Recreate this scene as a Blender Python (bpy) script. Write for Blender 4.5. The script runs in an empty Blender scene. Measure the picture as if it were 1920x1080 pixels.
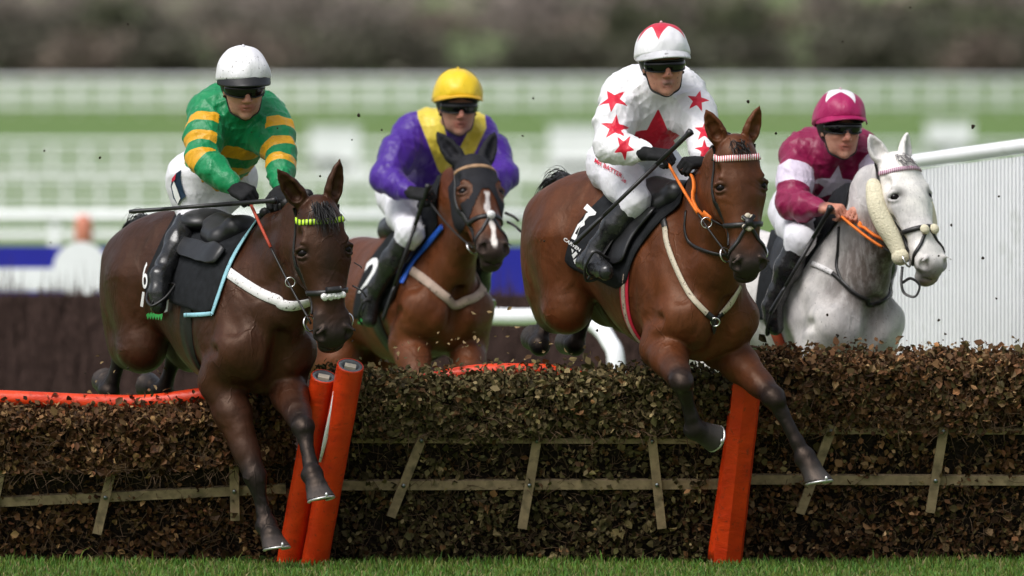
import bpy, bmesh, math, random
import numpy as np
from math import radians, sin, cos, pi
from mathutils import Vector, Matrix

# ------------------------------------------------------------------ camera, sky, sun, exposure
SC = bpy.context.scene
COL = SC.collection
CAM_D, CAM_H, FPX, HOR = 40.0, 1.6, 16000.0, 418.0
cam_d = bpy.data.cameras.new('camera')
cam = bpy.data.objects.new('camera', cam_d); COL.objects.link(cam)
cam.location = (0, -CAM_D, CAM_H); cam.rotation_euler = (radians(90), 0, 0)
cam_d.sensor_width = 36.0; cam_d.lens = FPX / 1920 * 36.0
cam_d.shift_y = -(540 - HOR) / 1920
cam_d.clip_start = 1.0; cam_d.clip_end = 5000.0
cam_d.dof.use_dof = True; cam_d.dof.focus_distance = 39.3; cam_d.dof.aperture_fstop = 2.3
SC.camera = cam

SUN_EL, SUN_AZ = 55.0, -140.0       # azimuth: degrees clockwise from +Y (behind the scene)
world = bpy.data.worlds.new('World'); SC.world = world; world.use_nodes = True
_n = world.node_tree.nodes; _l = world.node_tree.links
_n.clear()
_sky = _n.new('ShaderNodeTexSky'); _sky.sky_type = 'NISHITA'; _sky.sun_disc = False
_sky.sun_elevation = radians(SUN_EL); _sky.sun_rotation = radians(SUN_AZ)
_sky.air_density = 1.0; _sky.dust_density = 4.0; _sky.ozone_density = 1.0
_hs = _n.new('ShaderNodeHueSaturation'); _hs.inputs['Saturation'].default_value = 0.45
_bg = _n.new('ShaderNodeBackground'); _bg.inputs['Strength'].default_value = 0.115
_o = _n.new('ShaderNodeOutputWorld')
_l.new(_sky.outputs[0], _hs.inputs['Color']); _l.new(_hs.outputs[0], _bg.inputs[0]); _l.new(_bg.outputs[0], _o.inputs[0])

sun_d = bpy.data.lights.new('sun', 'SUN'); sun_d.energy = 1.5; sun_d.angle = radians(28); sun_d.color = (1.0, 0.985, 0.97)
sun = bpy.data.objects.new('sun', sun_d); COL.objects.link(sun)
_az, _el = radians(SUN_AZ), radians(SUN_EL)
_dir = Vector((sin(_az) * cos(_el), cos(_az) * cos(_el), sin(_el)))
sun.rotation_euler = _dir.to_track_quat('Z', 'Y').to_euler()
sun.location = _dir * 60

SC.view_settings.view_transform = 'Standard'; SC.view_settings.look = 'None'
SC.view_settings.exposure = 0.55; SC.view_settings.gamma = 1.0
try:
    SC.cycles.max_bounces = 6; SC.cycles.use_denoising = True
except Exception:
    pass

# ------------------------------------------------------------------ helpers
V3 = lambda *a: np.array(a, float)
def W(px, py, Y=0.0):
    "a point of the place at depth Y, given where a photograph pixel's line of sight meets that depth"
    s = (CAM_D + Y) / FPX
    return V3((px - 960) * s, Y, CAM_H + (HOR - py) * s)
def nrm(v):
    v = np.asarray(v, float); return v / max(1e-9, np.linalg.norm(v))
def lerp(a, b, t): return np.asarray(a, float) * (1 - t) + np.asarray(b, float) * t
def sm(x, a, b):
    t = np.clip((x - a) / (b - a), 0, 1); return t * t * (3 - 2 * t)

def thing(name, label, cat, loc=(0, 0, 0), group=None):
    o = bpy.data.objects.new(name, None); COL.objects.link(o)
    o.empty_display_size = 0.1
    o.location = tuple(float(x) for x in loc); o['label'] = label; o['category'] = cat
    if group: o['group'] = group
    return o
def tag(o, label, cat, group=None, kind=None):
    if label: o['label'] = label
    if cat: o['category'] = cat
    if group: o['group'] = group
    if kind: o['kind'] = kind
    return o
def root_of(o):
    p = np.zeros(3)
    while o is not None:
        p += np.array(o.location); o = o.parent
    return p
def mesh_np(name, V, F, mat=None, parent=None, smooth=True, attrs=None, mats=None, mi=None):
    "V: n x 3 world points, F: list of index tuples or an array"
    V = np.asarray(V, float)
    if parent is not None:
        V = V - root_of(parent)
    me = bpy.data.meshes.new(name)
    me.vertices.add(len(V)); me.vertices.foreach_set('co', V.astype(np.float32).ravel())
    if isinstance(F, np.ndarray):
        n, k = F.shape
        me.loops.add(n * k); me.loops.foreach_set('vertex_index', F.astype(np.int32).ravel())
        me.polygons.add(n); me.polygons.foreach_set('loop_start', np.arange(0, n * k, k, dtype=np.int32))
        me.polygons.foreach_set('loop_total', np.full(n, k, dtype=np.int32))
    else:
        ls = [len(f) for f in F]; flat = [i for f in F for i in f]
        me.loops.add(len(flat)); me.loops.foreach_set('vertex_index', np.array(flat, dtype=np.int32))
        me.polygons.add(len(F))
        me.polygons.foreach_set('loop_start', np.concatenate([[0], np.cumsum(ls)[:-1]]).astype(np.int32))
        me.polygons.foreach_set('loop_total', np.array(ls, dtype=np.int32))
    me.polygons.foreach_set('use_smooth', np.full(len(me.polygons), bool(smooth)))
    if mats:
        for m in mats: me.materials.append(m)
        me.polygons.foreach_set('material_index', np.asarray(mi, dtype=np.int32))
    elif mat: me.materials.append(mat)
    for an, av in (attrs or {}).items():
        av = np.asarray(av, np.float32)
        if av.ndim == 1:
            a = me.attributes.new(an, 'FLOAT', 'POINT'); a.data.foreach_set('value', av)
        else:
            if av.shape[1] == 3: av = np.concatenate([av, np.ones((len(av), 1), np.float32)], 1)
            a = me.attributes.new(an, 'FLOAT_COLOR', 'POINT'); a.data.foreach_set('color', av.ravel())
    me.update(calc_edges=True); me.validate()
    o = bpy.data.objects.new(name, me); COL.objects.link(o)
    if parent is not None: o.parent = parent
    return o

class MB:
    "collects simple solids into one mesh"
    def __init__(s): s.v = []; s.f = []; s.n = 0
    def add(s, V, F):
        V = np.asarray(V, float); s.v.append(V); s.f += [tuple(int(i) + s.n for i in f) for f in F]; s.n += len(V); return s
    def box(s, c, half, R=None):
        R = np.eye(3) if R is None else np.asarray(R, float)
        q = np.array([[x, y, z] for x in (-1, 1) for y in (-1, 1) for z in (-1, 1)], float) * np.asarray(half)
        return s.add(np.asarray(c) + q @ R.T, [(0, 1, 3, 2), (4, 6, 7, 5), (0, 4, 5, 1), (2, 3, 7, 6), (0, 2, 6, 4), (1, 5, 7, 3)])
    def bar(s, a, b, w, t, up=(0, 0, 1)):
        "a box beam from a to b, w wide across, t thick along 'up'"
        a = np.asarray(a, float); b = np.asarray(b, float); d = nrm(b - a); x = nrm(np.cross(d, up)); u = np.cross(x, d)
        return s.box((a + b) / 2, (np.linalg.norm(b - a) / 2, w / 2, t / 2), np.stack([d, x, u], 1))
    def tube(s, pts, r, n=10, caps=True, flat=1.0, up=None):
        pts = np.asarray(pts, float); m = len(pts); r = np.broadcast_to(np.asarray(r, float), (m,))
        T = np.gradient(pts, axis=0) if m > 2 else np.repeat((pts[1] - pts[0])[None], m, 0)
        T /= np.maximum(1e-9, np.linalg.norm(T, axis=1))[:, None]
        u = np.array(up, float) if up is not None else (V3(0, 0, 1) if abs(T[0][2]) < .9 else V3(1, 0, 0))
        vs = []
        for i in range(m):
            x = nrm(np.cross(T[i], u)); u = np.cross(x, T[i])
            for k in range(n):
                a = 2 * pi * k / n; vs.append(pts[i] + r[i] * (cos(a) * x + flat * sin(a) * u))
        F = [(i * n + k, i * n + (k + 1) % n, (i + 1) * n + (k + 1) % n, (i + 1) * n + k) for i in range(m - 1) for k in range(n)]
        if caps: F += [tuple(range(n))[::-1], tuple((m - 1) * n + k for k in range(n))]
        return s.add(vs, F)
    def ball(s, c, r, n=12, R=None):
        r = np.broadcast_to(np.asarray(r, float), (3,)); R = np.eye(3) if R is None else R
        vs = [(0, 0, 1)]; h = n // 2
        for i in range(1, h):
            for k in range(n):
                a, b = pi * i / h, 2 * pi * k / n; vs.append((sin(a) * cos(b), sin(a) * sin(b), cos(a)))
        vs.append((0, 0, -1)); e = len(vs) - 1
        F = [(0, 1 + k, 1 + (k + 1) % n) for k in range(n)]
        F += [(1 + (i - 1) * n + k, 1 + i * n + k, 1 + i * n + (k + 1) % n, 1 + (i - 1) * n + (k + 1) % n) for i in range(1, h - 1) for k in range(n)]
        F += [(e, 1 + (h - 2) * n + (k + 1) % n, 1 + (h - 2) * n + k) for k in range(n)]
        return s.add(np.asarray(c) + (np.array(vs) * r) @ np.asarray(R).T, F)
    def lathe(s, c, d, prof, n=20):
        "rings of (radius, height along d)"
        d = nrm(d); x = nrm(np.cross(d, V3(0, 1, 0) if abs(d[1]) < .9 else V3(1, 0, 0))); y = np.cross(d, x)
        vs = [np.asarray(c) + d * h + r * (cos(2 * pi * k / n) * x + sin(2 * pi * k / n) * y) for r, h in prof for k in range(n)]
        return s.add(vs, [(i * n + k, i * n + (k + 1) % n, (i + 1) * n + (k + 1) % n, (i + 1) * n + k) for i in range(len(prof) - 1) for k in range(n)])
    def torus(s, c, R_, r, ax, bx, n=24, m=8, a0=0, a1=2 * pi):
        ax, bx = nrm(ax), nrm(bx)
        full = abs(a1 - a0 - 2 * pi) < 1e-6
        pts = [np.asarray(c) + R_ * (cos(t) * ax + sin(t) * bx) for t in np.linspace(a0, a1, n + 1)]
        return s.tube(pts, r, m, not full, up=np.cross(ax, bx))
    def build(s, name, mat, parent=None, smooth=True, attrs=None):
        return mesh_np(name, np.concatenate(s.v), s.f, mat, parent, smooth, attrs)

def catmull(pts, n=8):
    P = np.asarray(pts, float)
    if len(P) < 3: return np.array([lerp(P[0], P[-1], t) for t in np.linspace(0, 1, n + 1)])
    Q = np.concatenate([[2 * P[0] - P[1]], P, [2 * P[-1] - P[-2]]]); out = []
    for i in range(1, len(Q) - 2):
        for t in np.linspace(0, 1, n, endpoint=False):
            a, b, c, d = Q[i - 1:i + 3]
            out.append(.5 * (2 * b + (c - a) * t + (2 * a - 5 * b + 4 * c - d) * t * t + (3 * b - a - 3 * c + d) * t ** 3))
    return np.array(out + [P[-1]])

# ------------------------------------------------------------------ materials
class NT:
    def __init__(s, name):
        s.m = bpy.data.materials.new(name); s.m.use_nodes = True; s.t = s.m.node_tree; s.t.nodes.clear()
        s.out = s.t.nodes.new('ShaderNodeOutputMaterial'); s.p = s.n('ShaderNodeBsdfPrincipled')
        s.l(s.p.outputs[0], s.out.inputs[0])
    def n(s, k, **kw):
        x = s.t.nodes.new(k)
        for a, b in kw.items(): setattr(x, a, b)
        return x
    def l(s, a, b): s.t.links.new(a, b)
    def noise(s, scale, detail=4, rough=.55, vec=None, dist=0):
        x = s.n('ShaderNodeTexNoise'); x.inputs['Scale'].default_value = scale; x.inputs['Detail'].default_value = detail
        x.inputs['Roughness'].default_value = rough; x.inputs['Distortion'].default_value = dist
        s.l(vec if vec is not None else s.coord(), x.inputs['Vector']); return x
    def coord(s):
        if not hasattr(s, '_c'): s._c = s.n('ShaderNodeTexCoord').outputs['Object']
        return s._c
    def scaled(s, v):
        x = s.n('ShaderNodeMapping'); x.inputs['Scale'].default_value = v; s.l(s.coord(), x.inputs[0]); return x.outputs[0]
    def rng(s, v, a, b, c, d, clamp=True):
        x = s.n('ShaderNodeMapRange'); x.clamp = clamp; s.l(v, x.inputs[0])
        for i, q in enumerate((a, b, c, d)): x.inputs[i + 1].default_value = q
        return x.outputs[0]
    def mix(s, f, a, b, mode='MIX'):
        x = s.n('ShaderNodeMix', data_type='RGBA', blend_type=mode)
        for sock, q in ((x.inputs[0], f), (x.inputs[6], a), (x.inputs[7], b)):
            if hasattr(q, 'links') or hasattr(q, 'is_linked'): s.l(q, sock)
            elif isinstance(q, (int, float)): sock.default_value = q
            else: sock.default_value = (*q, 1) if len(q) == 3 else q
        return x.outputs[2]
    def attr(s, name):
        x = s.n('ShaderNodeAttribute'); x.attribute_name = name; return x
    def math(s, op, a, b=0.0):
        x = s.n('ShaderNodeMath', operation=op)
        for i, q in enumerate((a, b)):
            if hasattr(q, 'is_linked'): s.l(q, x.inputs[i])
            else: x.inputs[i].default_value = q
        return x.outputs[0]
    def bump(s, h, strength=.3, dist=.01, prev=None):
        x = s.n('ShaderNodeBump'); x.inputs['Strength'].default_value = strength; x.inputs['Distance'].default_value = dist
        s.l(h, x.inputs['Height'])
        if prev is not None: s.l(prev, x.inputs['Normal'])
        s.l(x.outputs[0], s.p.inputs['Normal']); return x.outputs[0]
    def col(s, c):
        if hasattr(c, 'is_linked'): s.l(c, s.p.inputs['Base Color'])
        else: s.p.inputs['Base Color'].default_value = (*c, 1)
    def set(s, rough=.6, spec=.4, metal=0.0, **kw):
        s.p.inputs['Roughness'].default_value = rough; s.p.inputs['Specular IOR Level'].default_value = spec; s.p.inputs['Metallic'].default_value = metal
        for a, b in kw.items(): s.p.inputs[a.replace('_', ' ')].default_value = b
        return s

def plain(name, c, rough=.6, spec=.4, metal=0.0, var=.25, vs=14.0, bs=60.0, bst=.25, bd=.004, dirt=None, **kw):
    t = NT(name).set(rough, spec, metal, **kw)
    nz = t.noise(vs, 5)
    lo = tuple(x * (1 - var) for x in c); hi = tuple(min(1, x * (1 + var)) for x in c)
    cc = t.mix(t.rng(nz.outputs[0], .3, .7, 0, 1), lo, hi)
    if dirt:
        dc, dscale, lo_, hi_ = dirt
        cc = t.mix(t.rng(t.noise(dscale, 3, .6).outputs[0], lo_, hi_, 0, 1), cc, dc)
    t.col(cc)
    if bst: t.bump(t.noise(bs, 4).outputs[0], bst, bd)
    return t.m
# ------------------------------------------------------------------ smooth-union solids meshed to one surface
class Field:
    def __init__(s, lo, hi, h):
        s.h = h; s.lo = np.asarray(lo, float); n = np.ceil((np.asarray(hi) - s.lo) / h).astype(int) + 1
        s.n = n; s.F = np.full(n, 0.5, np.float32); s.ax = [s.lo[i] + h * np.arange(n[i]) for i in range(3)]
        s.rec = []
    def _eval(s, kind, q, X, Y, Z):
        if kind == 'rc':
            a, b, ra, rb, fl = q; ba = b - a; L2 = max(1e-9, ba @ ba)
            x, y, z = X - a[0], Y - a[1], Z - a[2]
            if fl is not None:
                n, f = fl; dn = (x * n[0] + y * n[1] + z * n[2]) * (1 / f - 1)
                x = x + dn * n[0]; y = y + dn * n[1]; z = z + dn * n[2]
                bn = (ba @ n) * (1 / f - 1); ba = ba + bn * n; L2 = max(1e-9, ba @ ba)
            t = np.clip((x * ba[0] + y * ba[1] + z * ba[2]) / L2, 0, 1)
            return np.sqrt((x - t * ba[0]) ** 2 + (y - t * ba[1]) ** 2 + (z - t * ba[2]) ** 2) - (ra + (rb - ra) * t)
        if kind == 'el':
            c, R, r = q; x, y, z = X - c[0], Y - c[1], Z - c[2]; k0 = 0; k1 = 0
            for i in range(3):
                u = x * R[0, i] + y * R[1, i] + z * R[2, i]
                k0 = k0 + (u / r[i]) ** 2; k1 = k1 + (u / r[i] ** 2) ** 2
            k0 = np.sqrt(k0); k1 = np.sqrt(k1); return k0 * (k0 - 1) / np.maximum(k1, 1e-6)
        if kind == 'hoof':
            a, b, ra, rb, m = q; ax = nrm(b - a); L = (b - a) @ m
            x, y, z = X - a[0], Y - a[1], Z - a[2]
            tt = (x * m[0] + y * m[1] + z * m[2]) / L
            tc = np.clip(tt, -.2, 1.2); e = (b - a)
            rx, ry, rz = x - tc * e[0], y - tc * e[1], z - tc * e[2]
            dm = rx * m[0] + ry * m[1] + rz * m[2]
            rad = np.sqrt((rx - dm * m[0]) ** 2 + (ry - dm * m[1]) ** 2 + (rz - dm * m[2]) ** 2) - (ra + (rb - ra) * tc)
            return np.maximum(rad * .9, np.abs(tt - .5) * L - .5 * L)
        if kind == 'box':
            c, R, hf, rd = q; x, y, z = X - c[0], Y - c[1], Z - c[2]; o = 0; ins = -9.0
            for i in range(3):
                u = np.abs(x * R[0, i] + y * R[1, i] + z * R[2, i]) - hf[i] + rd
                o = o + np.maximum(u, 0) ** 2; ins = np.maximum(ins, u)
            return np.sqrt(o) + np.minimum(ins, 0) - rd
    def _put(s, kind, q, lo, hi, k, col, sub, tau=None):
        mg = k + 0.03
        i0 = np.clip(np.floor((lo - mg - s.lo) / s.h).astype(int), 0, s.n - 1); i1 = np.clip(np.ceil((hi + mg - s.lo) / s.h).astype(int) + 1, 1, s.n)
        if (i1 - i0 < 2).any(): return s
        sl = tuple(slice(a, b) for a, b in zip(i0, i1))
        X = s.ax[0][sl[0]][:, None, None]; Y = s.ax[1][sl[1]][None, :, None]; Z = s.ax[2][sl[2]][None, None, :]
        d = s._eval(kind, q, X, Y, Z).astype(np.float32); A = s.F[sl]
        if sub: d = -d; hh = np.maximum(k - np.abs(A - d), 0) / max(k, 1e-6); s.F[sl] = np.maximum(A, d) + hh * hh * k / 4
        else:
            hh = np.maximum(k - np.abs(A - d), 0) / max(k, 1e-6); s.F[sl] = np.minimum(A, d) - hh * hh * k / 4
        if col is not None: s.rec.append((kind, q, np.asarray(col, float)))
        return s
    def rc(s, a, b, ra, rb=None, k=.04, col=None, fl=None, sub=False):
        a = np.asarray(a, float); b = np.asarray(b, float); rb = ra if rb is None else rb; r = max(ra, rb)
        if fl is not None: fl = (nrm(fl[0]), fl[1]); r = r * max(1, fl[1])
        return s._put('rc', (a, b, ra, rb, fl), np.minimum(a, b) - r, np.maximum(a, b) + r, k, col, sub)
    def chain(s, pts, rs, k=.03, col=None, fl=None):
        for i in range(len(pts) - 1): s.rc(pts[i], pts[i + 1], rs[i], rs[i + 1], k, col, fl)
        return s
    def el(s, c, r, R=None, k=.04, col=None, sub=False):
        R = np.eye(3) if R is None else np.asarray(R, float); c = np.asarray(c, float); r = np.broadcast_to(np.asarray(r, float), (3,))
        e = np.sqrt(((R * r) ** 2).sum(1)); return s._put('el', (c, R, r), c - e, c + e, k, col, sub)
    def hoof(s, a, b, ra, rb, m=None, k=.012, col=None):
        a = np.asarray(a, float); b = np.asarray(b, float); m = nrm(b - a) if m is None else nrm(m); r = max(ra, rb) * 1.3
        return s._put('hoof', (a, b, ra, rb, m), np.minimum(a, b) - r, np.maximum(a, b) + r, k, col, False)
    def box(s, c, hf, R=None, rd=.01, k=.01, col=None, sub=False):
        R = np.eye(3) if R is None else np.asarray(R, float); c = np.asarray(c, float); hf = np.asarray(hf, float)
        e = (np.abs(R) * hf).sum(1); return s._put('box', (c, R, hf, rd), c - e, c + e, k, col, sub)
    def sample(s, P):
        q = (np.asarray(P, float) - s.lo) / s.h; q = np.clip(q, 0, s.n - 1.001); i = q.astype(int); f = q - i; o = 0
        for dx in (0, 1):
            for dy in (0, 1):
                for dz in (0, 1):
                    w = (f[..., 0] if dx else 1 - f[..., 0]) * (f[..., 1] if dy else 1 - f[..., 1]) * (f[..., 2] if dz else 1 - f[..., 2])
                    o = o + w * s.F[i[..., 0] + dx, i[..., 1] + dy, i[..., 2] + dz]
        return o
    def grad(s, P, e=None):
        e = e or s.h * 1.2; P = np.asarray(P, float); g = np.stack([s.sample(P + d) - s.sample(P - d) for d in np.eye(3) * e], -1) / (2 * e); return g
    def project(s, P, off=0.0, it=5):
        P = np.array(P, float)
        for _ in range(it):
            g = s.grad(P); g2 = np.maximum((g ** 2).sum(-1), .05)[..., None]; P = P - (s.sample(P) - off)[..., None] * g / g2 * .9
        return P
    def shoot(s, o, d, tmax=1.2, off=0.0, step=None):
        "first hit of rays o + t d (arrays n x 3); returns points and a hit mask"
        o = np.atleast_2d(o); d = np.atleast_2d(d); d = d / np.linalg.norm(d, axis=1)[:, None]; step = step or s.h * .8
        ts = np.arange(0, tmax, step); P = o[:, None] + ts[None, :, None] * d[:, None]
        inb = ((P >= s.lo) & (P <= s.lo + s.h * (s.n - 1))).all(-1)
        f = np.where(inb, s.sample(P) - off, .5); ins = f < 0; hit = ins.any(1); k = np.maximum(ins.argmax(1), 1); r = np.arange(len(o))
        f0, f1 = f[r, k - 1], f[r, k]; t = ts[k - 1] + step * np.clip(f0 / np.maximum(1e-6, f0 - f1), 0, 1)
        return o + t[:, None] * d, hit
    def pick(s, pxs, off=0.0):
        "surface points where the lines of sight of photograph pixels meet this solid"
        pxs = np.atleast_2d(np.asarray(pxs, float)); c = V3(0, -CAM_D, CAM_H); Y0 = s.lo[1]
        o = np.array([W(p[0], p[1], Y0) for p in pxs]); return s.shoot(o, o - c, s.h * s.n[1] + .1, off)
    def wrinkle(s, amp, f, seed=0, along=None, pw=2, off=.35):
        r = np.random.RandomState(seed); X, Y, Z = (s.ax[0][:, None, None], s.ax[1][None, :, None], s.ax[2][None, None, :])
        w = np.zeros(s.n, np.float32)
        for j in range(4):
            k1 = nrm(r.normal(size=3)); k1 = nrm(k1 - along * (k1 @ along) * .8) if along is not None else k1; k1 = k1 * f * (1 + .5 * j); k2 = nrm(r.normal(size=3)) * f * .45; k3 = nrm(r.normal(size=3)) * f * .8
            ph = (k1[0] * X + k1[1] * Y + k1[2] * Z) + 1.6 * np.sin(k2[0] * X + k2[1] * Y + k2[2] * Z + j) + .7 * np.sin(k3[0] * X + k3[1] * Y + k3[2] * Z + 2 * j)
            w += ((1 - np.abs(np.sin(ph))) ** pw - off).astype(np.float32) / (1 + .4 * j)
        s.F -= (amp * w).astype(np.float32); return s
    def cutplane(s, p, n, k=.004):
        "keeps the side the normal points away from"
        n = nrm(n); d = ((s.ax[0][:, None, None] - p[0]) * n[0] + (s.ax[1][None, :, None] - p[1]) * n[1] + (s.ax[2][None, None, :] - p[2]) * n[2]).astype(np.float32)
        s.F = np.maximum(s.F, d); return s
    def mesh(s):
        F = s.F; S = F < 0; n = s.n
        S8 = S.astype(np.uint8); c = np.zeros(n - 1, np.uint8)
        for dx in (0, 1):
            for dy in (0, 1):
                for dz in (0, 1): c += S8[dx:n[0] - 1 + dx, dy:n[1] - 1 + dy, dz:n[2] - 1 + dz]
        I = np.argwhere((c > 0) & (c < 8)); idx = np.full(n - 1, -1, np.int32); idx[I[:, 0], I[:, 1], I[:, 2]] = np.arange(len(I))
        corner = [(x, y, z) for x in (0, 1) for y in (0, 1) for z in (0, 1)]
        val = np.stack([F[I[:, 0] + x, I[:, 1] + y, I[:, 2] + z] for x, y, z in corner], 1)
        acc = np.zeros((len(I), 3)); cnt = np.zeros(len(I))
        for a in range(8):
            for b in range(a + 1, 8):
                d = np.abs(np.subtract(corner[a], corner[b]))
                if d.sum() != 1: continue
                va, vb = val[:, a], val[:, b]; m = (va < 0) != (vb < 0); t = np.where(m, va / np.where(m, va - vb, 1), 0)
                p = np.array(corner[a])[None] + t[:, None] * (np.array(corner[b]) - np.array(corner[a]))[None]
                acc += np.where(m[:, None], p, 0); cnt += m
        V = s.lo + s.h * (I + acc / np.maximum(cnt, 1)[:, None]); Q = []
        for ax in range(3):
            b1, b2 = [(1, 2), (2, 0), (0, 1)][ax]
            a0 = [slice(None)] * 3; a1 = [slice(None)] * 3; a0[ax] = slice(0, -1); a1[ax] = slice(1, None)
            for bb in (b1, b2): a0[bb] = slice(1, -1); a1[bb] = slice(1, -1)
            s0 = S[tuple(a0)]; s1 = S[tuple(a1)]; E = np.argwhere(s0 != s1); fl = s0[E[:, 0], E[:, 1], E[:, 2]]
            E = E.copy(); E[:, b1] += 1; E[:, b2] += 1
            q = []
            for (u, v) in ((-1, -1), (0, -1), (0, 0), (-1, 0)):
                G = E.copy(); G[:, b1] += u; G[:, b2] += v; q.append(idx[G[:, 0], G[:, 1], G[:, 2]])
            q = np.stack(q, 1); q = np.where(fl[:, None], q, q[:, ::-1]); Q.append(q)
        return V, np.concatenate(Q)
    def colours(s, P, tau=.016):
        num = np.zeros((len(P), 3)); den = np.zeros(len(P))
        for kind, q, c in s.rec:
            d = s._eval(kind, q, P[:, 0], P[:, 1], P[:, 2]); w = np.exp(-np.clip(d, -.05, .4) / tau); num += w[:, None] * c; den += w
        return num / np.maximum(den, 1e-12)[:, None]

def strap(F, pts, width, off=.004, thick=.004, closed=False, on=True, n_hint=None):
    "a ribbon lying on a solid's surface"
    P = np.asarray(pts, float)
    if on: P = F.project(P, off)
    N = F.grad(P); N /= np.maximum(1e-6, np.linalg.norm(N, axis=1))[:, None]
    if closed: T = np.roll(P, -1, 0) - np.roll(P, 1, 0)
    else: T = np.gradient(P, axis=0)
    B = np.cross(N, T); B /= np.maximum(1e-6, np.linalg.norm(B, axis=1))[:, None]
    w = np.broadcast_to(np.asarray(width, float), (len(P),))[:, None] / 2
    ring = np.stack([P - B * w - N * thick, P - B * w * .96 + N * thick * .3, P + N * thick * .55, P + B * w * .96 + N * thick * .3, P + B * w - N * thick], 1); m = 5
    V = ring.reshape(-1, 3); n = len(P); Fs = []
    for i in range(n if closed else n - 1):
        j = (i + 1) % n; Fs += [(i * m + k, j * m + k, j * m + (k + 1) % m, i * m + (k + 1) % m) for k in range(m)]
    if not closed: Fs += [tuple(range(m))[::-1], tuple((n - 1) * m + k for k in range(m))]
    return V, Fs
def ribbon_free(pts, width, thick, up):
    m = MB(); m.tube(pts, width / 2, 8, True, thick / width, up); return m.v[0], m.f
# ------------------------------------------------------------------ the course: ground, hill, rails, fences
def ground_z(Y):
    return float(np.interp(Y, [-60, 25, 305, 480, 900, 1500], [0, 0, 7.38, 13.2, 29.7, 62]))
def grass_mat(name, a, b, c, scale):
    t = NT(name).set(.85, .15); n1 = t.noise(scale, 5, .6); n2 = t.noise(scale * .06, 4, .6)
    x = t.mix(t.rng(n1.outputs[0], .35, .65, 0, 1), a, b); x = t.mix(t.rng(n2.outputs[0], .45, .7, 0, .8), x, c); t.col(x); t.bump(n1.outputs[0], .5, .03); return t.m
def build_ground():
    ys = np.concatenate([np.linspace(-60, 25, 18), np.linspace(30, 305, 56), np.linspace(315, 900, 60), np.linspace(950, 1500, 12)]); xs = np.linspace(-1, 1, 41)
    V = []; r = np.random.RandomState(2)
    for y in ys:
        w = 60 + .45 * max(0, y)
        for x in xs:
            X = x * w; z = ground_z(y) + (max(0, y - 30) / 300) * .10 * sin(X * .21 + y * .03) + (max(0, y - 320) / 300) * 1.2 * sin(X * .05 + y * .011)
            V.append((X, y, z))
    n = len(xs); F = [(j * n + i, j * n + i + 1, (j + 1) * n + i + 1, (j + 1) * n + i) for j in range(len(ys) - 1) for i in range(n - 1)]
    m1 = grass_mat('course_turf', (.085, .155, .038), (.13, .21, .06), (.15, .19, .075), 3.0)
    m2 = grass_mat('hill_field', (.11, .17, .055), (.15, .21, .075), (.13, .12, .075), .12)
    mi = [1 if ys[j] > 304 else 0 for j in range(len(ys) - 1) for i in range(n - 1)]
    o = mesh_np('grass_ground', V, F, None, None, True, None, [m1, m2], mi); o['kind'] = 'structure'
build_ground()

def blades():
    r = np.random.RandomState(4); n = 42000
    X = r.uniform(-3.2, 3.2, n); Y = -2.6 + 3.6 * r.rand(n); den = .5 + .5 * np.sin(X * 5 + 2 * np.sin(Y * 4)) * np.sin(X * 2.1 + Y * 7)
    h = r.uniform(.018, .050, n) * (.55 + .8 * den) * (1 + .7 * (r.rand(n) > .97)); a = r.uniform(0, 2 * pi, n); w = r.uniform(.0025, .005, n); ln = r.uniform(.1, .7, n); b = r.uniform(0, 2 * pi, n)
    dx, dy = np.cos(a) * w, np.sin(a) * w; lx, ly = np.cos(b) * ln * h, np.sin(b) * ln * h
    V = np.stack([np.stack([X - dx, Y - dy, 0 * X], 1), np.stack([X + dx, Y + dy, 0 * X], 1), np.stack([X + dx * .7 + lx * .4, Y + dy * .7 + ly * .4, h * .6], 1), np.stack([X - dx * .7 + lx * .4, Y - dy * .7 + ly * .4, h * .6], 1), np.stack([X + lx, Y + ly, h * (1 - .25 * ln)], 1)], 1).reshape(-1, 3)
    k = np.arange(n)[:, None] * 5; F = np.concatenate([k + [0, 1, 2, 3], ], 0); T = k + [3, 2, 4]
    base = np.stack([r.uniform(.05, .10, n), r.uniform(.10, .165, n), r.uniform(.012, .024, n)], 1); dry = r.rand(n) > .9; base[dry] = np.array((.22, .19, .08)) * r.uniform(.6, 1.1, (dry.sum(), 1))
    C = np.repeat(base, 5, 0)
    t = NT('grass_blades').set(.6, .25); t.col(t.attr('Col').outputs['Color'])
    o = mesh_np('grass', V, [tuple(f) for f in F] + [tuple(f) for f in T], t.m, None, False, {'Col': C}); o['kind'] = 'stuff'
blades()

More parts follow.
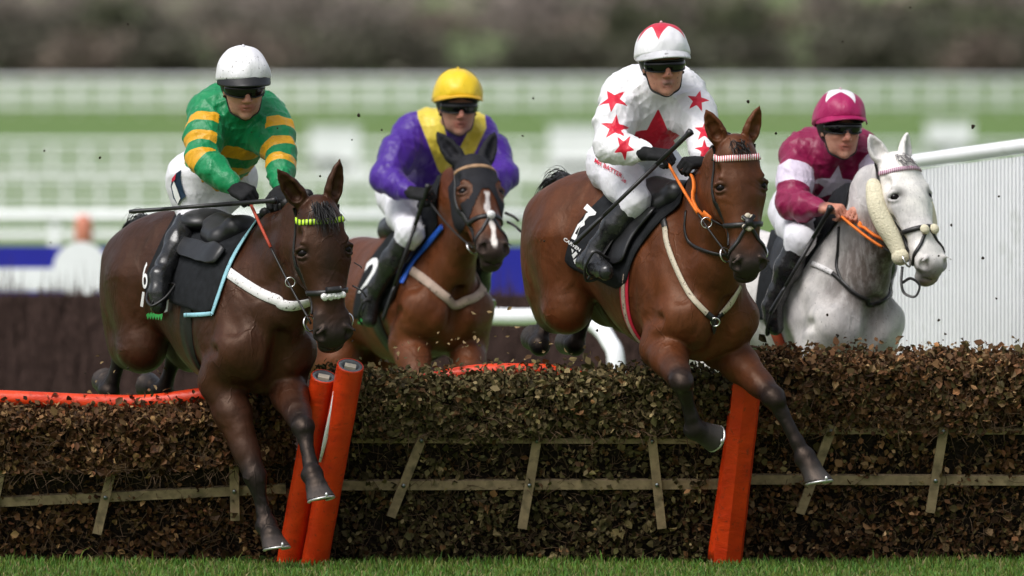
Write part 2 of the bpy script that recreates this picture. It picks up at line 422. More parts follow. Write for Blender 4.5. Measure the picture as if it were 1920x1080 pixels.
# ---- foliage
def leaf_cloud(P, N, size, cols, seed, spread=.9, fold=.35):
    "folded pointed leaves at points P facing about N; returns V, F, C"
    r = np.random.RandomState(seed); n = len(P); nn = N + r.normal(size=(n, 3)) * spread; nn /= np.linalg.norm(nn, axis=1)[:, None]
    a = np.cross(nn, r.normal(size=(n, 3))); a /= np.linalg.norm(a, axis=1)[:, None]; b = np.cross(nn, a)
    L_ = (size * np.clip(np.exp(r.normal(size=n) * .38), .45, 2.0))[:, None]; Wd = L_ * r.uniform(.28, .45, n)[:, None]; up = nn * L_ * fold * r.uniform(-.3, 1, n)[:, None]
    V = np.stack([P - a * L_ * .5, P - a * L_ * .08 + b * Wd + up * .6, P + a * L_ * .28 + b * Wd * .7 + up * .5, P + a * L_ * .55 - up * .4, P + a * L_ * .28 - b * Wd * .7 + up * .5, P - a * L_ * .08 - b * Wd + up * .6, P + a * L_ * .05], 1).reshape(-1, 3)
    k = np.arange(n)[:, None] * 7
    F = np.concatenate([k + [0, 6, 1, 1], k + [0, 5, 6, 6]], 0)[:, :3]; Q = np.concatenate([k + [1, 6, 3, 2], k + [6, 5, 4, 3]], 0)
    F = [tuple(f) for f in F] + [tuple(f) for f in Q]
    ci = r.randint(len(cols), size=n); C = np.array(cols)[ci] * np.exp(r.normal(size=(n, 1)) * .42); return V, F, np.repeat(C, 7, 0)
def leaf_mat(name, rough=.6, spec=.12, trans=.12):
    t = NT(name).set(rough, spec); c = t.attr('Col').outputs['Color']; t.col(c); t.p.inputs['Subsurface Weight'].default_value = 0
    tr = t.n('ShaderNodeBsdfTranslucent'); t.l(c, tr.inputs[0]); mx = t.n('ShaderNodeMixShader'); mx.inputs[0].default_value = trans
    t.l(t.p.outputs[0], mx.inputs[1]); t.l(tr.outputs[0], mx.inputs[2]); t.l(mx.outputs[0], t.out.inputs[0]); return t.m
M_leaf = leaf_mat('dry_hedge_leaf')
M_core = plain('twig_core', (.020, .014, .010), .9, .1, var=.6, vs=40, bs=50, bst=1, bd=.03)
M_twig = plain('twigs', (.10, .062, .036), .8, .2, var=.4, vs=60)
M_wood = plain('weathered_batten', (.27, .20, .115), .75, .25, var=.28, vs=18, bs=120, bst=.4, bd=.003, dirt=((.1, .08, .045), 14, .5, .75))
M_stake = plain('pale_stake', (.62, .54, .42), .7, .2, var=.15)
M_bolt = plain('bolt', (.22, .25, .25), .35, .5, .9)
M_foam = plain('grey_foam', (.17, .18, .19), .9, .1, var=.15, bs=200, bst=.5)
t_ = NT('orange_padding').set(.42, .4); c_ = t_.mix(t_.rng(t_.noise(8, 5).outputs[0], .3, .7, 0, 1), (.50, .026, .003), (.74, .052, .004))
c_ = t_.mix(t_.rng(t_.noise(45, 4, .6).outputs[0], .58, .72, 0, .7), c_, (.16, .03, .012)); t_.col(c_)
b_ = t_.bump(t_.noise(7, 3, .6, t_.scaled((1, 1, 2.0)), 1.0).outputs[0], .35, .02); t_.bump(t_.noise(500, 2).outputs[0], .2, .001, b_); M_pad = t_.m
M_padw = plain('white_trim', (.75, .75, .74), .5, .3, var=.1, dirt=((.2, .17, .14), 60, .6, .7))
M_white = plain('white_plastic_rail', (.84, .85, .87), .4, .4, var=.05, vs=3, bst=.05, dirt=((.5, .53, .48), 3, .62, .85))

def make_hurdle(label, pl, pr, lean, Ytop, cols, rails, slats, zt, seed, bar, posts, dens=1.25, topfn=None):
    """pl, pr: ground points of the panel's two ends; the panel leans towards the viewer. rails / slats are given by where their ends lie on the panel's face"""
    pl, pr = np.asarray(pl, float), np.asarray(pr, float); x = nrm(pr - pl); Lx = np.linalg.norm(pr - pl); b = radians(lean)
    up0 = nrm(V3(0, 0, 1) - x * x[2]); bk0 = np.cross(up0, x); bk0 = -bk0 if bk0[1] < 0 else bk0
    up = up0 * cos(b) - bk0 * sin(b); bk = bk0 * cos(b) + up0 * sin(b)
    Lp = lambda a, y, z: pl + x * a + bk * y + up * z
    def on_face(px, py, y=-.0):
        "the point of the panel's face (depth y) that a photograph pixel shows"
        c = V3(0, -CAM_D, CAM_H); d = nrm(W(px, py, 0) - c); p0 = pl + bk * y; t = ((p0 - c) @ bk) / (d @ bk); return c + d * t
    root = thing('hurdle', label, 'hurdle', pl * .5 + pr * .5, 'brush hurdles across the course'); r = np.random.RandomState(seed)
    # core
    core = MB(); nx = 24
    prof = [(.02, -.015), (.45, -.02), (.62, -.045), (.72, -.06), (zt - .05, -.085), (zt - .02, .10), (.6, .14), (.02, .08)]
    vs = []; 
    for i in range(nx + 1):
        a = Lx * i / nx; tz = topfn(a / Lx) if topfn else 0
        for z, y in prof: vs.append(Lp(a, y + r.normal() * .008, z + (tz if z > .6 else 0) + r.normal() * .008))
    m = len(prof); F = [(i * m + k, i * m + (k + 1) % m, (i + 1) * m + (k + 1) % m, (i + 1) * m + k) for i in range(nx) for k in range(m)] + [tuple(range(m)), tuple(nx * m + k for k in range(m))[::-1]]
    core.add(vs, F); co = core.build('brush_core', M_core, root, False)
    # leaves over it
    Ps = []; Ns = []
    def add(n, zf, yf, nf):
        a = r.uniform(-.02, Lx + .02, n); u = r.rand(n); cl = .5 + .5 * np.sin(a * 19 + 3 * np.sin(u * 7 + a * 5)) * np.sin(u * 23 + a * 9); keep = r.rand(n) < .35 + .65 * cl; a, u = a[keep], u[keep]
        z = zf(u); y = yf(u) + r.normal(size=len(a)) * .024 + .028 * np.sin(a * 13 + 2 * z) * np.sin(z * 17 + a * 4); tz = np.array([topfn(q / Lx) if topfn else 0 for q in a]); z = z + tz * sm(z, .55, .8)
        Ps.append(pl + a[:, None] * x + y[:, None] * bk + z[:, None] * up); N = np.array(nf); Ns.append(np.repeat((x * N[0] + bk * N[1] + up * N[2])[None], len(a), 0))
    f = dens
    add(int(8600 * f), lambda u: .03 + .72 * u, lambda u: -.035 + 0 * u, (0, -1, .1)); add(int(8200 * f), lambda u: .70 + (zt - .70) * u, lambda u: -.105 + .03 * np.abs(u * 2 - 1) ** 3 + .07 * sm(u, .12, 0), (0, -1, .35))
    add(int(900 * f), lambda u: .69 + .04 * u, lambda u: -.11 + .08 * u, (0, -.5, -1)); add(int(6000 * f), lambda u: zt + np.abs(r.normal(size=len(u))) * .034 - .018, lambda u: -.12 + .25 * u, (0, -.2, 1)); add(int(1500 * f), lambda u: .1 + .9 * u * zt, lambda u: .15 + 0 * u, (0, 1, .2))
    P = np.concatenate(Ps); N = np.concatenate(Ns); V, F, C = leaf_cloud(P, N, .0255, cols, seed, .9, .6)
    mesh_np('foliage', V, F, M_leaf, root, False, {'Col': C})
    tw = MB()
    for _ in range(420):
        a = r.uniform(0, Lx); z0 = r.choice([zt - .04, .75, .4, .2], p=[.6, .2, .1, .1]); tz = topfn(a / Lx) if topfn else 0; y0 = r.uniform(-.12, .1) if z0 > .8 else -.03 - .1 * (z0 > .7)
        p = Lp(a, y0, z0 + tz); d = nrm(x * r.normal() * .6 + up * (1 if z0 > .8 else r.normal() * .5) - bk * r.uniform(0, .8)); l = r.uniform(.04, .11)
        tw.tube([p, p + d * l * .5 + r.normal(size=3) * .006, p + d * l], [.0022, .0016, .0008], 4)
    for _ in range(1100):
        a = r.uniform(0, Lx); z0 = r.uniform(.05, zt - .03); tz = (topfn(a / Lx) if topfn else 0) * float(sm(z0, .55, .8)); y0 = (-.055 if z0 < .69 else -.13) + r.normal() * .012
        p = Lp(a, y0, z0 + tz); d = nrm(x * r.normal() * .8 + up * r.normal() - bk * abs(r.normal()) * .35); l = r.uniform(.03, .12)
        tw.tube([p, p + d * l * .5 + r.normal(size=3) * .008, p + d * l], [.0020, .0016, .0008], 3, False)
    tw.build('twigs', M_twig, root)['kind'] = 'stuff'
    for (x0, y0, x1, y1, w) in rails:
        p, q = on_face(x0, y0, -.064), on_face(x1, y1, -.064); mb = MB(); mb.bar(p, q, .026, w, up); rl = mb.build('rail', M_wood, root, False)
    for (x0, y0, x1, y1) in slats:
        p, q = on_face(x0, y0, -.091), on_face(x1, y1, -.091); mb = MB(); mb.bar(p, q, .043, .022, bk); sl = mb.build('batten', M_wood, root, False)
        for (ra, rb, rc_, rd, w) in rails:
            ta = ((rb + (rd - rb) * ((x0 + x1) / 2 - ra) / (rc_ - ra)) - y0) / (y1 - y0)
            if 0 < ta < 1: c = lerp(p, q, ta) - bk * .012; MB().tube([c, c - bk * .007], .010, 8).build('bolt', M_bolt, sl)
    if bar is not None:
        pts = catmull([Lp(a * Lx, .13, z) for a, z in bar], 10); MB().tube(pts, .040, 14).build('padded_rail', M_pad, root)
    for (b0, b1, rr, open_) in posts:
        p, q = np.asarray(b0), np.asarray(b1); d = nrm(q - p); n = 16; pts = [lerp(p, q, t) for t in np.linspace(0, 1, n)]
        flatp = rr > .068; rs = [rr * (1 + .012 * sin(k * 1.9 + seed)) for k in range(n)]; mb = MB(); mb.tube(pts, [q_ * 1.08 for q_ in rs] if flatp else rs, 6 if flatp else 20, not open_, .75 if flatp else 1.0, V3(.45, -1, .2) if flatp else None)
        if open_: mb.lathe(q, d, [(rs[-1], 0), (rr * .97, .004), (rr * .90, .003)])
        po = mb.build('padded_post', M_pad, root, not flatp)
        if open_:
            mb = MB(); mb.lathe(q, d, [(rr * .92, -.02), (rr * .91, .0015), (rr * .66, .001), (rr * .62, -.05)]); mb.build('foam_lining', M_foam, po)
            mb = MB(); mb.tube([q - d * .05, q - d * .045], rr * .63, 16); mb.build('post_hollow', M_core, po)
            s1 = nrm(np.cross(d, V3(0, 1, 0))); mb = MB(); mb.box(q - d * .025, (.026, .017, .028), np.stack([s1, np.cross(d, s1), d], 1)); mb.build('wooden_stake', M_stake, po, False)
    return root, Lp, on_face

BRN = [(.095, .046, .019), (.066, .032, .014), (.12, .064, .028), (.042, .023, .012), (.19, .115, .05), (.085, .036, .016)]
OLV = [(.075, .060, .026), (.095, .080, .033), (.052, .040, .018), (.13, .10, .045), (.115, .060, .026), (.19, .145, .07), (.06, .055, .02)]
RED = [(.13, .060, .026), (.095, .045, .02), (.17, .092, .042), (.06, .03, .015), (.22, .14, .07), (.085, .066, .026)]
LEAN = 19
def gp(px, Y, z=0.0): return V3((px - 960) * (CAM_D + Y) / FPX, Y, z)
def post(px0, py0, px1, py1, Y0, Y1): return W(px0, py0, Y0), W(px1, py1, Y1)
def exp_(t, c, w): return math.exp(-((t - c) / w) ** 2)
make_hurdle('brown leaf brush hurdle under the dark bay horse, its orange top rail sagging', gp(-190, .24, -.035), gp(556, .14, .02), LEAN, 0, BRN,
    [(-100, 868, 535, 838, .030), (-100, 945, 536, 915, .046)], [(215, 858, 182, 1000), (438, 848, 441, 975), (8, 850, -20, 990)], 1.00, 11,
    [(0, .815), (.25, .80), (.5, .765), (.65, .755), (.82, .79), (1, .82)], [(*post(541, 1062, 607, 706, -.0, -.50), .060, True)], 1.25, lambda t: -.235 - .03 * exp_(t, .62, .3))
R2_, Lp2, of2 = make_hurdle('olive leaf brush hurdle standing between the two orange padded posts', gp(596, .16), gp(1385, .16), LEAN, 0, OLV,
    [(660, 824, 1375, 826, .026), (640, 909, 1375, 907, .046)], [(795, 812, 733, 968), (1010, 806, 979, 990), (1220, 800, 1241, 990)], .95, 12,
    [(0, .82), (.22, .85), (.38, .905), (.55, .905), (.66, .865), (1, .86)], [(*post(588, 1068, 657, 686, -.08, -.62), .063, True), (*post(1346, 1048, 1392, 725, .02, -.26), .05, False)], 1.25, lambda t: -.035 - .02 * exp_(t, .3, .2))
make_hurdle('reddish brown leaf brush hurdle below the grey horse, orange post at its end', gp(1392, .18), gp(2170, .22), LEAN, 0, RED,
    [(1400, 806, 2150, 808, .030), (1400, 898, 2150, 901, .046)], [(1562, 796, 1500, 962), (1770, 800, 1744, 960), (1985, 800, 1990, 960)], 1.0, 13,
    [(0, .90), (.3, .88), (.6, .89), (1, .9)], [(*post(1364, 1057, 1403, 708, -.12, -.50), .070, False)], 1.25)
o = MB().tube([W(631, 712, -.60), W(622, 770, -.53), W(611, 820, -.47), W(600, 866, -.42)], [.006, .011, .012, .006], 6).build('white_tape', M_padw); tag(o, 'narrow white tape hanging between the two leaning orange posts', 'tape')

# ---- the steeplechase fence, banner and wings behind
def birch_fence():
    root = thing('birch_fence', 'long dark brown birch steeplechase fence behind the horses', 'fence', (-4, 14, 0)); r = np.random.RandomState(6)
    t = NT('birch').set(.9, .12); w = t.noise(60, 4, .6, t.scaled((1, 1, .06))); t.col(t.mix(t.rng(w.outputs[0], .3, .7, 0, 1), (.022, .013, .011), (.075, .045, .038))); t.bump(w.outputs[0], .9, .04)
    mb = MB(); mb.add([(-14, 13.6, 0), (1.05, 13.6, 0), (1.05, 14.1, 1.14), (-14, 14.1, 1.14), (-14, 15.2, 0), (1.05, 15.2, 0), (1.05, 14.8, 1.14), (-14, 14.8, 1.14)], [(0, 1, 2, 3), (3, 2, 6, 7), (5, 4, 7, 6), (1, 5, 6, 2), (4, 0, 3, 7)]); mb.build('fence_body', t.m, root, False)
    V = []; F = []; n = 6500
    for i in range(n):
        x = r.uniform(-13, 1.05); u = r.rand(); y = 13.56 + .5 * u if r.rand() < .7 else r.uniform(14.05, 14.8); z = 1.14 * u if y < 14.05 else 1.1; l = r.uniform(.15, .35) if y < 14.05 else r.uniform(.06, .14); w_ = .006
        k = len(V); lx = r.normal() * .03; V += [(x - w_, y, z), (x + w_, y - .01, z), (x + lx, y + l * .35, z + l)]; F.append((k, k + 1, k + 2))
    mesh_np('birch_stems', V, F, t.m, root, False)
birch_fence()
def banner():
    Y = 22.0; s = FPX / (CAM_D + Y); root = thing('banner_board', 'blue and white advertising board with a white disc behind the fence', 'banner', (-8, Y, 0))
    x0, x1 = (-160 - 960) / s, (1040 - 960) / s; z = lambda py: CAM_H + (HOR - py) / s
    mb = MB(); mb.box(((x0 + x1) / 2, Y, (z(462) + z(560)) / 2), ((x1 - x0) / 2, .02, (z(462) - z(560)) / 2)); mb.build('board', plain('blue_vinyl', (.016, .018, .30), .5, .3, var=.12, vs=2, bst=.05), root, False)
    mb = MB(); mb.box((((-160 - 960) / s + (225 - 960) / s) / 2, Y - .024, (z(503) + z(545)) / 2), ((385 / s) / 2, .003, (z(503) - z(545)) / 2)); mb.build('white_stripe', plain('white_vinyl', (.84, .85, .88), .5, .3, var=.05, bst=.05), root, False)
    c = V3((152 - 960) / s, Y - .03, z(505)); n = 40; V = [c + V3(cos(2 * pi * k / n), 0, sin(2 * pi * k / n)) * 52 / s for k in range(n)]; V += [v + V3(0, .006, 0) for v in V]
    mesh_np('white_disc', V, [tuple(range(n))] + [(k, (k + 1) % n, n + (k + 1) % n, n + k) for k in range(n)], bpy.data.materials['white_vinyl'], root, False)
    mb = MB()
    for k in range(6): mb = MB(); mb.box((lerp(x0, x1, (k + .5) / 6), Y + .05, z(560) / 2), (.03, .03, z(560) / 2)); mb.build('post', M_white, root, False)
banner()
def running_rail(label, Y, py_top, h, x0, x1, step, r=.05, lower=None, zb=None, tilt=0.0, group='white running rails across the course'):
    s = FPX / (CAM_D + Y); zt = CAM_H + (HOR - py_top) / s; xa, xb = (x0 - 960) / s, (x1 - 960) / s; root = thing('running_rail', label, 'rail', ((xa + xb) / 2, Y, zt - h), group)
    MB().tube([(xa, Y, zt), (xb, Y + tilt, zt)], r, 10).build('top_rail', M_white, root)
    for l in (lower or []): MB().tube([(xa, Y + .02, zt - l), (xb, Y + .02 + tilt, zt - l)], r * .8, 8).build('lower_rail', M_white, root)
    x = xa + .3; k = 0
    while x < xb:
        yy = Y + tilt * (x - xa) / (xb - xa); MB().tube([(x, yy + .03, min(zt - h, ground_z(yy)) - .1), (x, yy + .03, zt - .02)], r * .75, 8).build('post', M_white, root); x += step
running_rail('far white running rail below the dark hedge line', 205, 150, 1.0, -560, 2480, .95, .07, [.35, .7])
running_rail('mid distance white running rail beyond the purple jockey', 118, 268, .75, -560, 2480, .62, .045, [.3, .55])
running_rail('white running rail with close set posts behind the green jockey', 84, 335, .7, -560, 2480, .5, .035, [.22, .42])
running_rail('nearer white running rail just above the blue banner', 52, 406, 1.2, -420, 1300, .9, .065, [.2, .4])
running_rail('grey white running rail beyond the maroon jockey', 100, 300, .75, 640, 2480, 1.6, .05, [.25])
def marker_box(label, px, py0, py1, w, Y):
    s = FPX / (CAM_D + Y); x = (px - 960) / s; zt = CAM_H + (HOR - py0) / s; zb = CAM_H + (HOR - py1) / s; root = thing('marker_cabinet', label, 'cabinet', (x, Y, zb), 'white cabinets out on the course'); hw = w / s / 2
    mb = MB(); mb.box((x, Y, (zt + zb) / 2), (hw, .25, (zt - zb) / 2)); mb.build('cabinet_body', M_white, root, False)
    mb = MB(); mb.box((x, Y, zt + .02), (hw * 1.08, .29, .02)); mb.build('lid', M_white, root, False)
    mb = MB(); mb.box((x, Y, zb - .045), (hw * 1.05, .22, .045)); mb.build('plinth', plain('dark_plinth', (.09, .08, .09), .8), root, False)
    mb = MB(); mb.box((x, Y, (zb - .09 + ground_z(Y) - .1) / 2), (hw * .5, .12, max(.02, (zb - .09 - ground_z(Y) + .1) / 2))); mb.build('stand', M_white, root, False)
marker_box('white cabinet between the green and purple jockeys', 628, 240, 300, 92, 112)
marker_box('white cabinet between the purple jockey and star jockey', 1078, 238, 305, 95, 112)
marker_box('white cabinet above the slatted wing', 1780, 230, 268, 84, 125)
def orange_marker():
    Y = 30; s = FPX / (CAM_D + Y); p = V3((157 - 960) / s, Y, 0); z0, z1 = CAM_H + (HOR - 462) / s, CAM_H + (HOR - 402) / s; root = thing('marker_post', 'small orange marker post sticking up behind the blue banner', 'marker', p)
    MB().tube([p, p + V3(0, 0, z0)], .04, 10).build('post', M_white, root); MB().tube([p + V3(0, 0, z0 - .1), p + V3(0, 0, z1 - .06), p + V3(0, 0, z1)], [.075, .075, .04], 14).build('orange_sleeve', plain('coral_sleeve', (.55, .2, .13), .5), root)
orange_marker()
def slatted_wing():
    root = thing('slatted_wing', 'white slatted plastic wing beside the grey horse', 'wing fence', (2.6, 4.6, 0)); A = W(1628, 314, 3.9); B = W(2010, 261, 1.9); n = 16
    crv = lambda t: lerp(A, B, t) + V3(0, .0, -.03 * sin(pi * min(1, t * 2)) * 0)
    mb = MB(); mb.tube([crv(t) for t in np.linspace(0, 1, n)], .036, 14); mb.build('top_rail', M_white, root)
    mb = MB(); L_ = np.linalg.norm((B - A)[:2]); k = int(L_ / .040); d = nrm((B - A) * V3(1, 1, 0)); nn = V3(-d[1], d[0], 0)
    for i in range(k):
        p = crv((i + .5) / k); mb.box((p[0], p[1], p[2] / 2 - .02), (.0115, .014, p[2] / 2 - .03), np.stack([d, nn, V3(0, 0, 1)], 1))
    mb.build('slats', M_white, root, False)
    mb = MB(); a, b = A + nn * .03, B + nn * .03
    mb.bar(V3(a[0], a[1], .25), V3(b[0], b[1], .25), .02, .05); mb.build('lower_rail', M_white, root, False)
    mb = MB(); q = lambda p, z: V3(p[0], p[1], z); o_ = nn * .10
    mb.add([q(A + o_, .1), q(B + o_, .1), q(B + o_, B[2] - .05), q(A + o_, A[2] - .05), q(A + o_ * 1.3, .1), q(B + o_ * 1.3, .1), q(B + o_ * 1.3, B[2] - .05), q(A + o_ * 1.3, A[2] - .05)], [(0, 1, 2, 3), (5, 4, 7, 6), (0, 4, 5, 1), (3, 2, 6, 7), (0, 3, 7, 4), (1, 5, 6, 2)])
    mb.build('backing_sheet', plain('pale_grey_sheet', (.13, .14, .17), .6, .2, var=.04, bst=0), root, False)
    for t in (.02, .5, .98): p = crv(t) + nn * .19; MB().tube([(p[0], p[1], -.05), (p[0], p[1], p[2] - .03)], .03, 8).build('post', M_white, root)
slatted_wing()
def curved_rail():
    pts = catmull([W(905, 592, 7.6), W(980, 594, 7.2), W(1060, 592, 6.6), W(1112, 606, 6.2), W(1142, 640, 6.0), W(1156, 690, 5.9), W(1160, 900, 5.9)], 8); pts[-1][2] = -.05
    o = MB().tube(pts, .047, 14).build('wing_rail', M_white); tag(o, 'curved white rail end seen under the bay horse with number 7', 'rail')
curved_rail()

# ---- trees and hedges on the rise beyond the course (bare winter crowns)
M_bark = plain('bark', (.07, .055, .045), .9, .1, var=.4); M_crown = leaf_mat('winter_crown', .9, .1, .35)
def tree_proto(kind, seed):
    r = np.random.RandomState(seed); root = thing(*kind[:3]); P = []; N = []; mb = MB(); hgt = kind[3]; wid = kind[4]
    mb.tube([(0, 0, -.4), (.03, 0, hgt * .25), (.0, .05, hgt * .6)], [.13, .10, .04], 7)
    for i in range(16):
        a = r.uniform(0, 2 * pi); e = r.uniform(.1, 1.2); l = hgt * r.uniform(.3, .55); p = V3(0, 0, hgt * r.uniform(.12, .5)); q = p + V3(cos(a) * cos(e) * l * wid, sin(a) * cos(e) * l * wid, sin(e) * l)
        mb.tube([p, lerp(p, q, .5) + r.normal(size=3) * .08, q], [.05, .03, .012], 5)
        k = 42; c = q + (r.normal(size=(k, 3)) * (.22 * hgt * wid, .22 * hgt * wid, .16 * hgt)); c[:, 2] = np.maximum(c[:, 2], .05); P.append(c); N.append(nrm(q - V3(0, 0, hgt * .3)) + np.zeros((k, 3)))
    mb.build('trunk', M_bark, root); V, F, C = leaf_cloud(np.concatenate(P), np.concatenate(N), kind[5], kind[6], seed, 1.2); mesh_np('crown', V, F, M_crown, root, False, {'Col': C}); return root
def copy_tree(o, loc, rz, sc, label):
    c = o.copy(); COL.objects.link(c); c.location = loc; c.rotation_euler = (0, 0, rz); c.scale = (sc[0], sc[0], sc[1]); c['label'] = label
    for ch in o.children: d = ch.copy(); COL.objects.link(d); d.parent = c
    return c
def trees():
    r = np.random.RandomState(21); G = 'hedgerow trees beyond the course'
    kinds = [('hedge_bush', 'dark bare hedge bush in the tree line beyond the course', 'bush', 2.4, 1.25, .30, [(.11, .105, .08), (.14, .125, .10), (.09, .09, .066)]),
             ('hedge_bush', 'brown bare hedge bush in the tree line beyond the course', 'bush', 2.0, 1.4, .28, [(.22, .17, .14), (.18, .145, .12), (.145, .12, .10)]),
             ('winter_tree', 'grey brown bare tree on the rise beyond the course', 'tree', 4.2, .8, .34, [(.29, .24, .22), (.24, .20, .18), (.20, .175, .155)]),
             ('evergreen_tree', 'dull green rounded tree in the tree line beyond the course', 'tree', 3.0, .95, .32, [(.10, .11, .065), (.08, .092, .055), (.12, .125, .075)])]
    protos = [tree_proto(k, 30 + i) for i, k in enumerate(kinds)]
    for p in protos: p['group'] = G
    used = [False] * 4
    def place(k, px, Y, sc):
        s = FPX / (CAM_D + Y); loc = ((px - 960) / s, Y, ground_z(Y) + (max(0, Y - 320) / 300) * 1.2 * sin((px - 960) / s * .05 + Y * .011) - .1); rz = r.uniform(0, 6)
        if not used[k]: p = protos[k]; p.location = loc; p.rotation_euler = (0, 0, rz); p.scale = (sc[0], sc[0], sc[1]); used[k] = True
        else: copy_tree(protos[k], loc, rz, sc, protos[k]['label'])
    gaps = [(330, 415, .55), (545, 625, .6), (770, 975, .5), (1265, 1350, .6), (1440, 1570, .55)]
    px = -420
    while px < 2340:
        hs = 1.0
        for a, b, q in gaps:
            if a < px < b: hs = q * .62
        k = 0 if r.rand() < .6 else (1 if hs < 1 or r.rand() < .55 else 3)
        if hs == 1.0 or r.rand() < .65: place(k, px, r.uniform(300, 315), (r.uniform(.9, 1.25), r.uniform(.75, 1.15) * hs))
        px += r.uniform(38, 62)
    for (px, sc) in ((200, 1.25), (262, 1.2), (30, 1.0), (470, 1.1), (660, .85), (1010, 1.0), (1075, 1.15), (1195, 1.3), (1380, 1.1), (1620, 1.15), (1690, 1.3), (1860, 1.2), (1780, 1.1)): place(2 if r.rand() < .3 else (0 if r.rand() < .6 else 3), px, r.uniform(312, 330), (sc, sc))
    px = -360
    while px < 2280: place(2 if r.rand() < .7 else 1, px, r.uniform(470, 500), (r.uniform(.9, 1.3), r.uniform(.55, .95))); px += r.uniform(45, 80)
    P = []; rr = np.random.RandomState(5)
    for _ in range(420):
        Y = rr.uniform(520, 860); X = rr.uniform(-1, 1) * (36 + Y * .085); z = ground_z(Y) + (max(0, Y - 320) / 300) * 1.2 * sin(X * .05 + Y * .011); k = 26; hs = rr.uniform(.8, 2.4); P.append(V3(X, Y, z) + np.abs(rr.normal(size=(k, 3))) * (0, 0, hs) + rr.normal(size=(k, 3)) * (1.3, 1.3, .3))
    P = np.concatenate(P); V, F, C = leaf_cloud(P, np.repeat(V3(0, -.5, .8)[None], len(P), 0), .8, [(.32, .265, .235), (.27, .225, .2), (.38, .32, .28), (.22, .205, .165)], 7, 1.0)
    o = mesh_np('distant_wood', V, F, M_crown, None, False, {'Col': C}); o['kind'] = 'stuff'
trees()
# ------------------------------------------------------------------ horses
def frame(O, yaw, pitch, roll=0):
    "yaw: degrees to the photograph's right of straight at the viewer; pitch: nose down positive. columns fwd, left, up"
    a, p = radians(yaw), radians(pitch)
    f = V3(sin(a) * cos(p), -cos(a) * cos(p), -sin(p)); l = V3(cos(a), sin(a), 0); u = np.cross(f, l)
    r = radians(roll); l, u = l * cos(r) + u * sin(r), u * cos(r) - l * sin(r)
    return np.asarray(O, float), np.stack([f, l, u], 1)

def fur_mat(name, bump=.42, rough=.43, spot=None, mud=None, spec=.36, sheen=.0, tint=(1, .74, .58)):
    t = NT(name).set(rough, spec)
    c = t.attr('Col').outputs['Color']
    n1 = t.noise(4.5, 6, .62, t.scaled((1, 1, .7)), .6); n2 = t.noise(140, 3, .6, t.scaled((1, 1, .25)))
    c = t.mix(t.rng(n1.outputs[0], .3, .7, 0, 1), t.mix(1.0, c, (.62, .60, .60), 'MULTIPLY'), t.mix(1.0, c, (1.32, 1.28, 1.2), 'MULTIPLY'))
    c = t.mix(t.rng(n2.outputs[0], .3, .7, 0, .35), c, t.mix(1.0, c, (.55, .55, .55), 'MULTIPLY'))
    if spot:
        n3 = t.noise(22, 3, .5); c = t.mix(t.rng(n3.outputs[0], .5, .72, 0, spot[1]), c, spot[0])
    if mud:
        n4 = t.noise(130, 2, .5); c = t.mix(t.rng(n4.outputs[0], mud[1], mud[1] + .02, 0, .9), c, mud[0])
        m = t.attr('mud').outputs['Fac']; n5 = t.noise(26, 6, .7, t.scaled((1, 1, .35)))
        f = t.math('MULTIPLY', m, t.rng(n5.outputs[0], .28, .55, 0.4, 1)); c = t.mix(f, c, mud[0])
    t.col(c)
    r = t.rng(t.noise(5, 4).outputs[0], .3, .7, rough - .08, rough + .14); t.l(r, t.p.inputs['Roughness'])
    t.p.inputs['Specular Tint'].default_value = (*tint, 1)
    if sheen: t.p.inputs['Sheen Weight'].default_value = sheen
    vw = t.n('ShaderNodeTexVoronoi', feature='DISTANCE_TO_EDGE'); vw.inputs['Scale'].default_value = 6.5
    wv = t.n('ShaderNodeMixRGB'); wv.inputs[0].default_value = .12; t.l(t.scaled((1, 1, .55)), wv.inputs[1]); t.l(t.noise(5, 3).outputs['Color'], wv.inputs[2]); t.l(wv.outputs[0], vw.inputs['Vector'])
    vein = t.math('MULTIPLY', t.rng(vw.outputs['Distance'], .0, .028, 1, 0), t.rng(t.noise(3.2, 2).outputs[0], .48, .6, 0, 1))
    b0 = t.bump(vein, bump * .9, .007)
    b1 = t.bump(t.noise(5.5, 2, .5, None, .8).outputs[0], bump * .9, .05, b0)
    b = t.bump(t.noise(16, 3, .5, t.scaled((1, 1, .6)), .6).outputs[0], bump * .6, .02, b1)
    t.bump(t.noise(260, 3, .6, t.scaled((1, 1, .3))).outputs[0], bump, .0025, b)
    return t.m

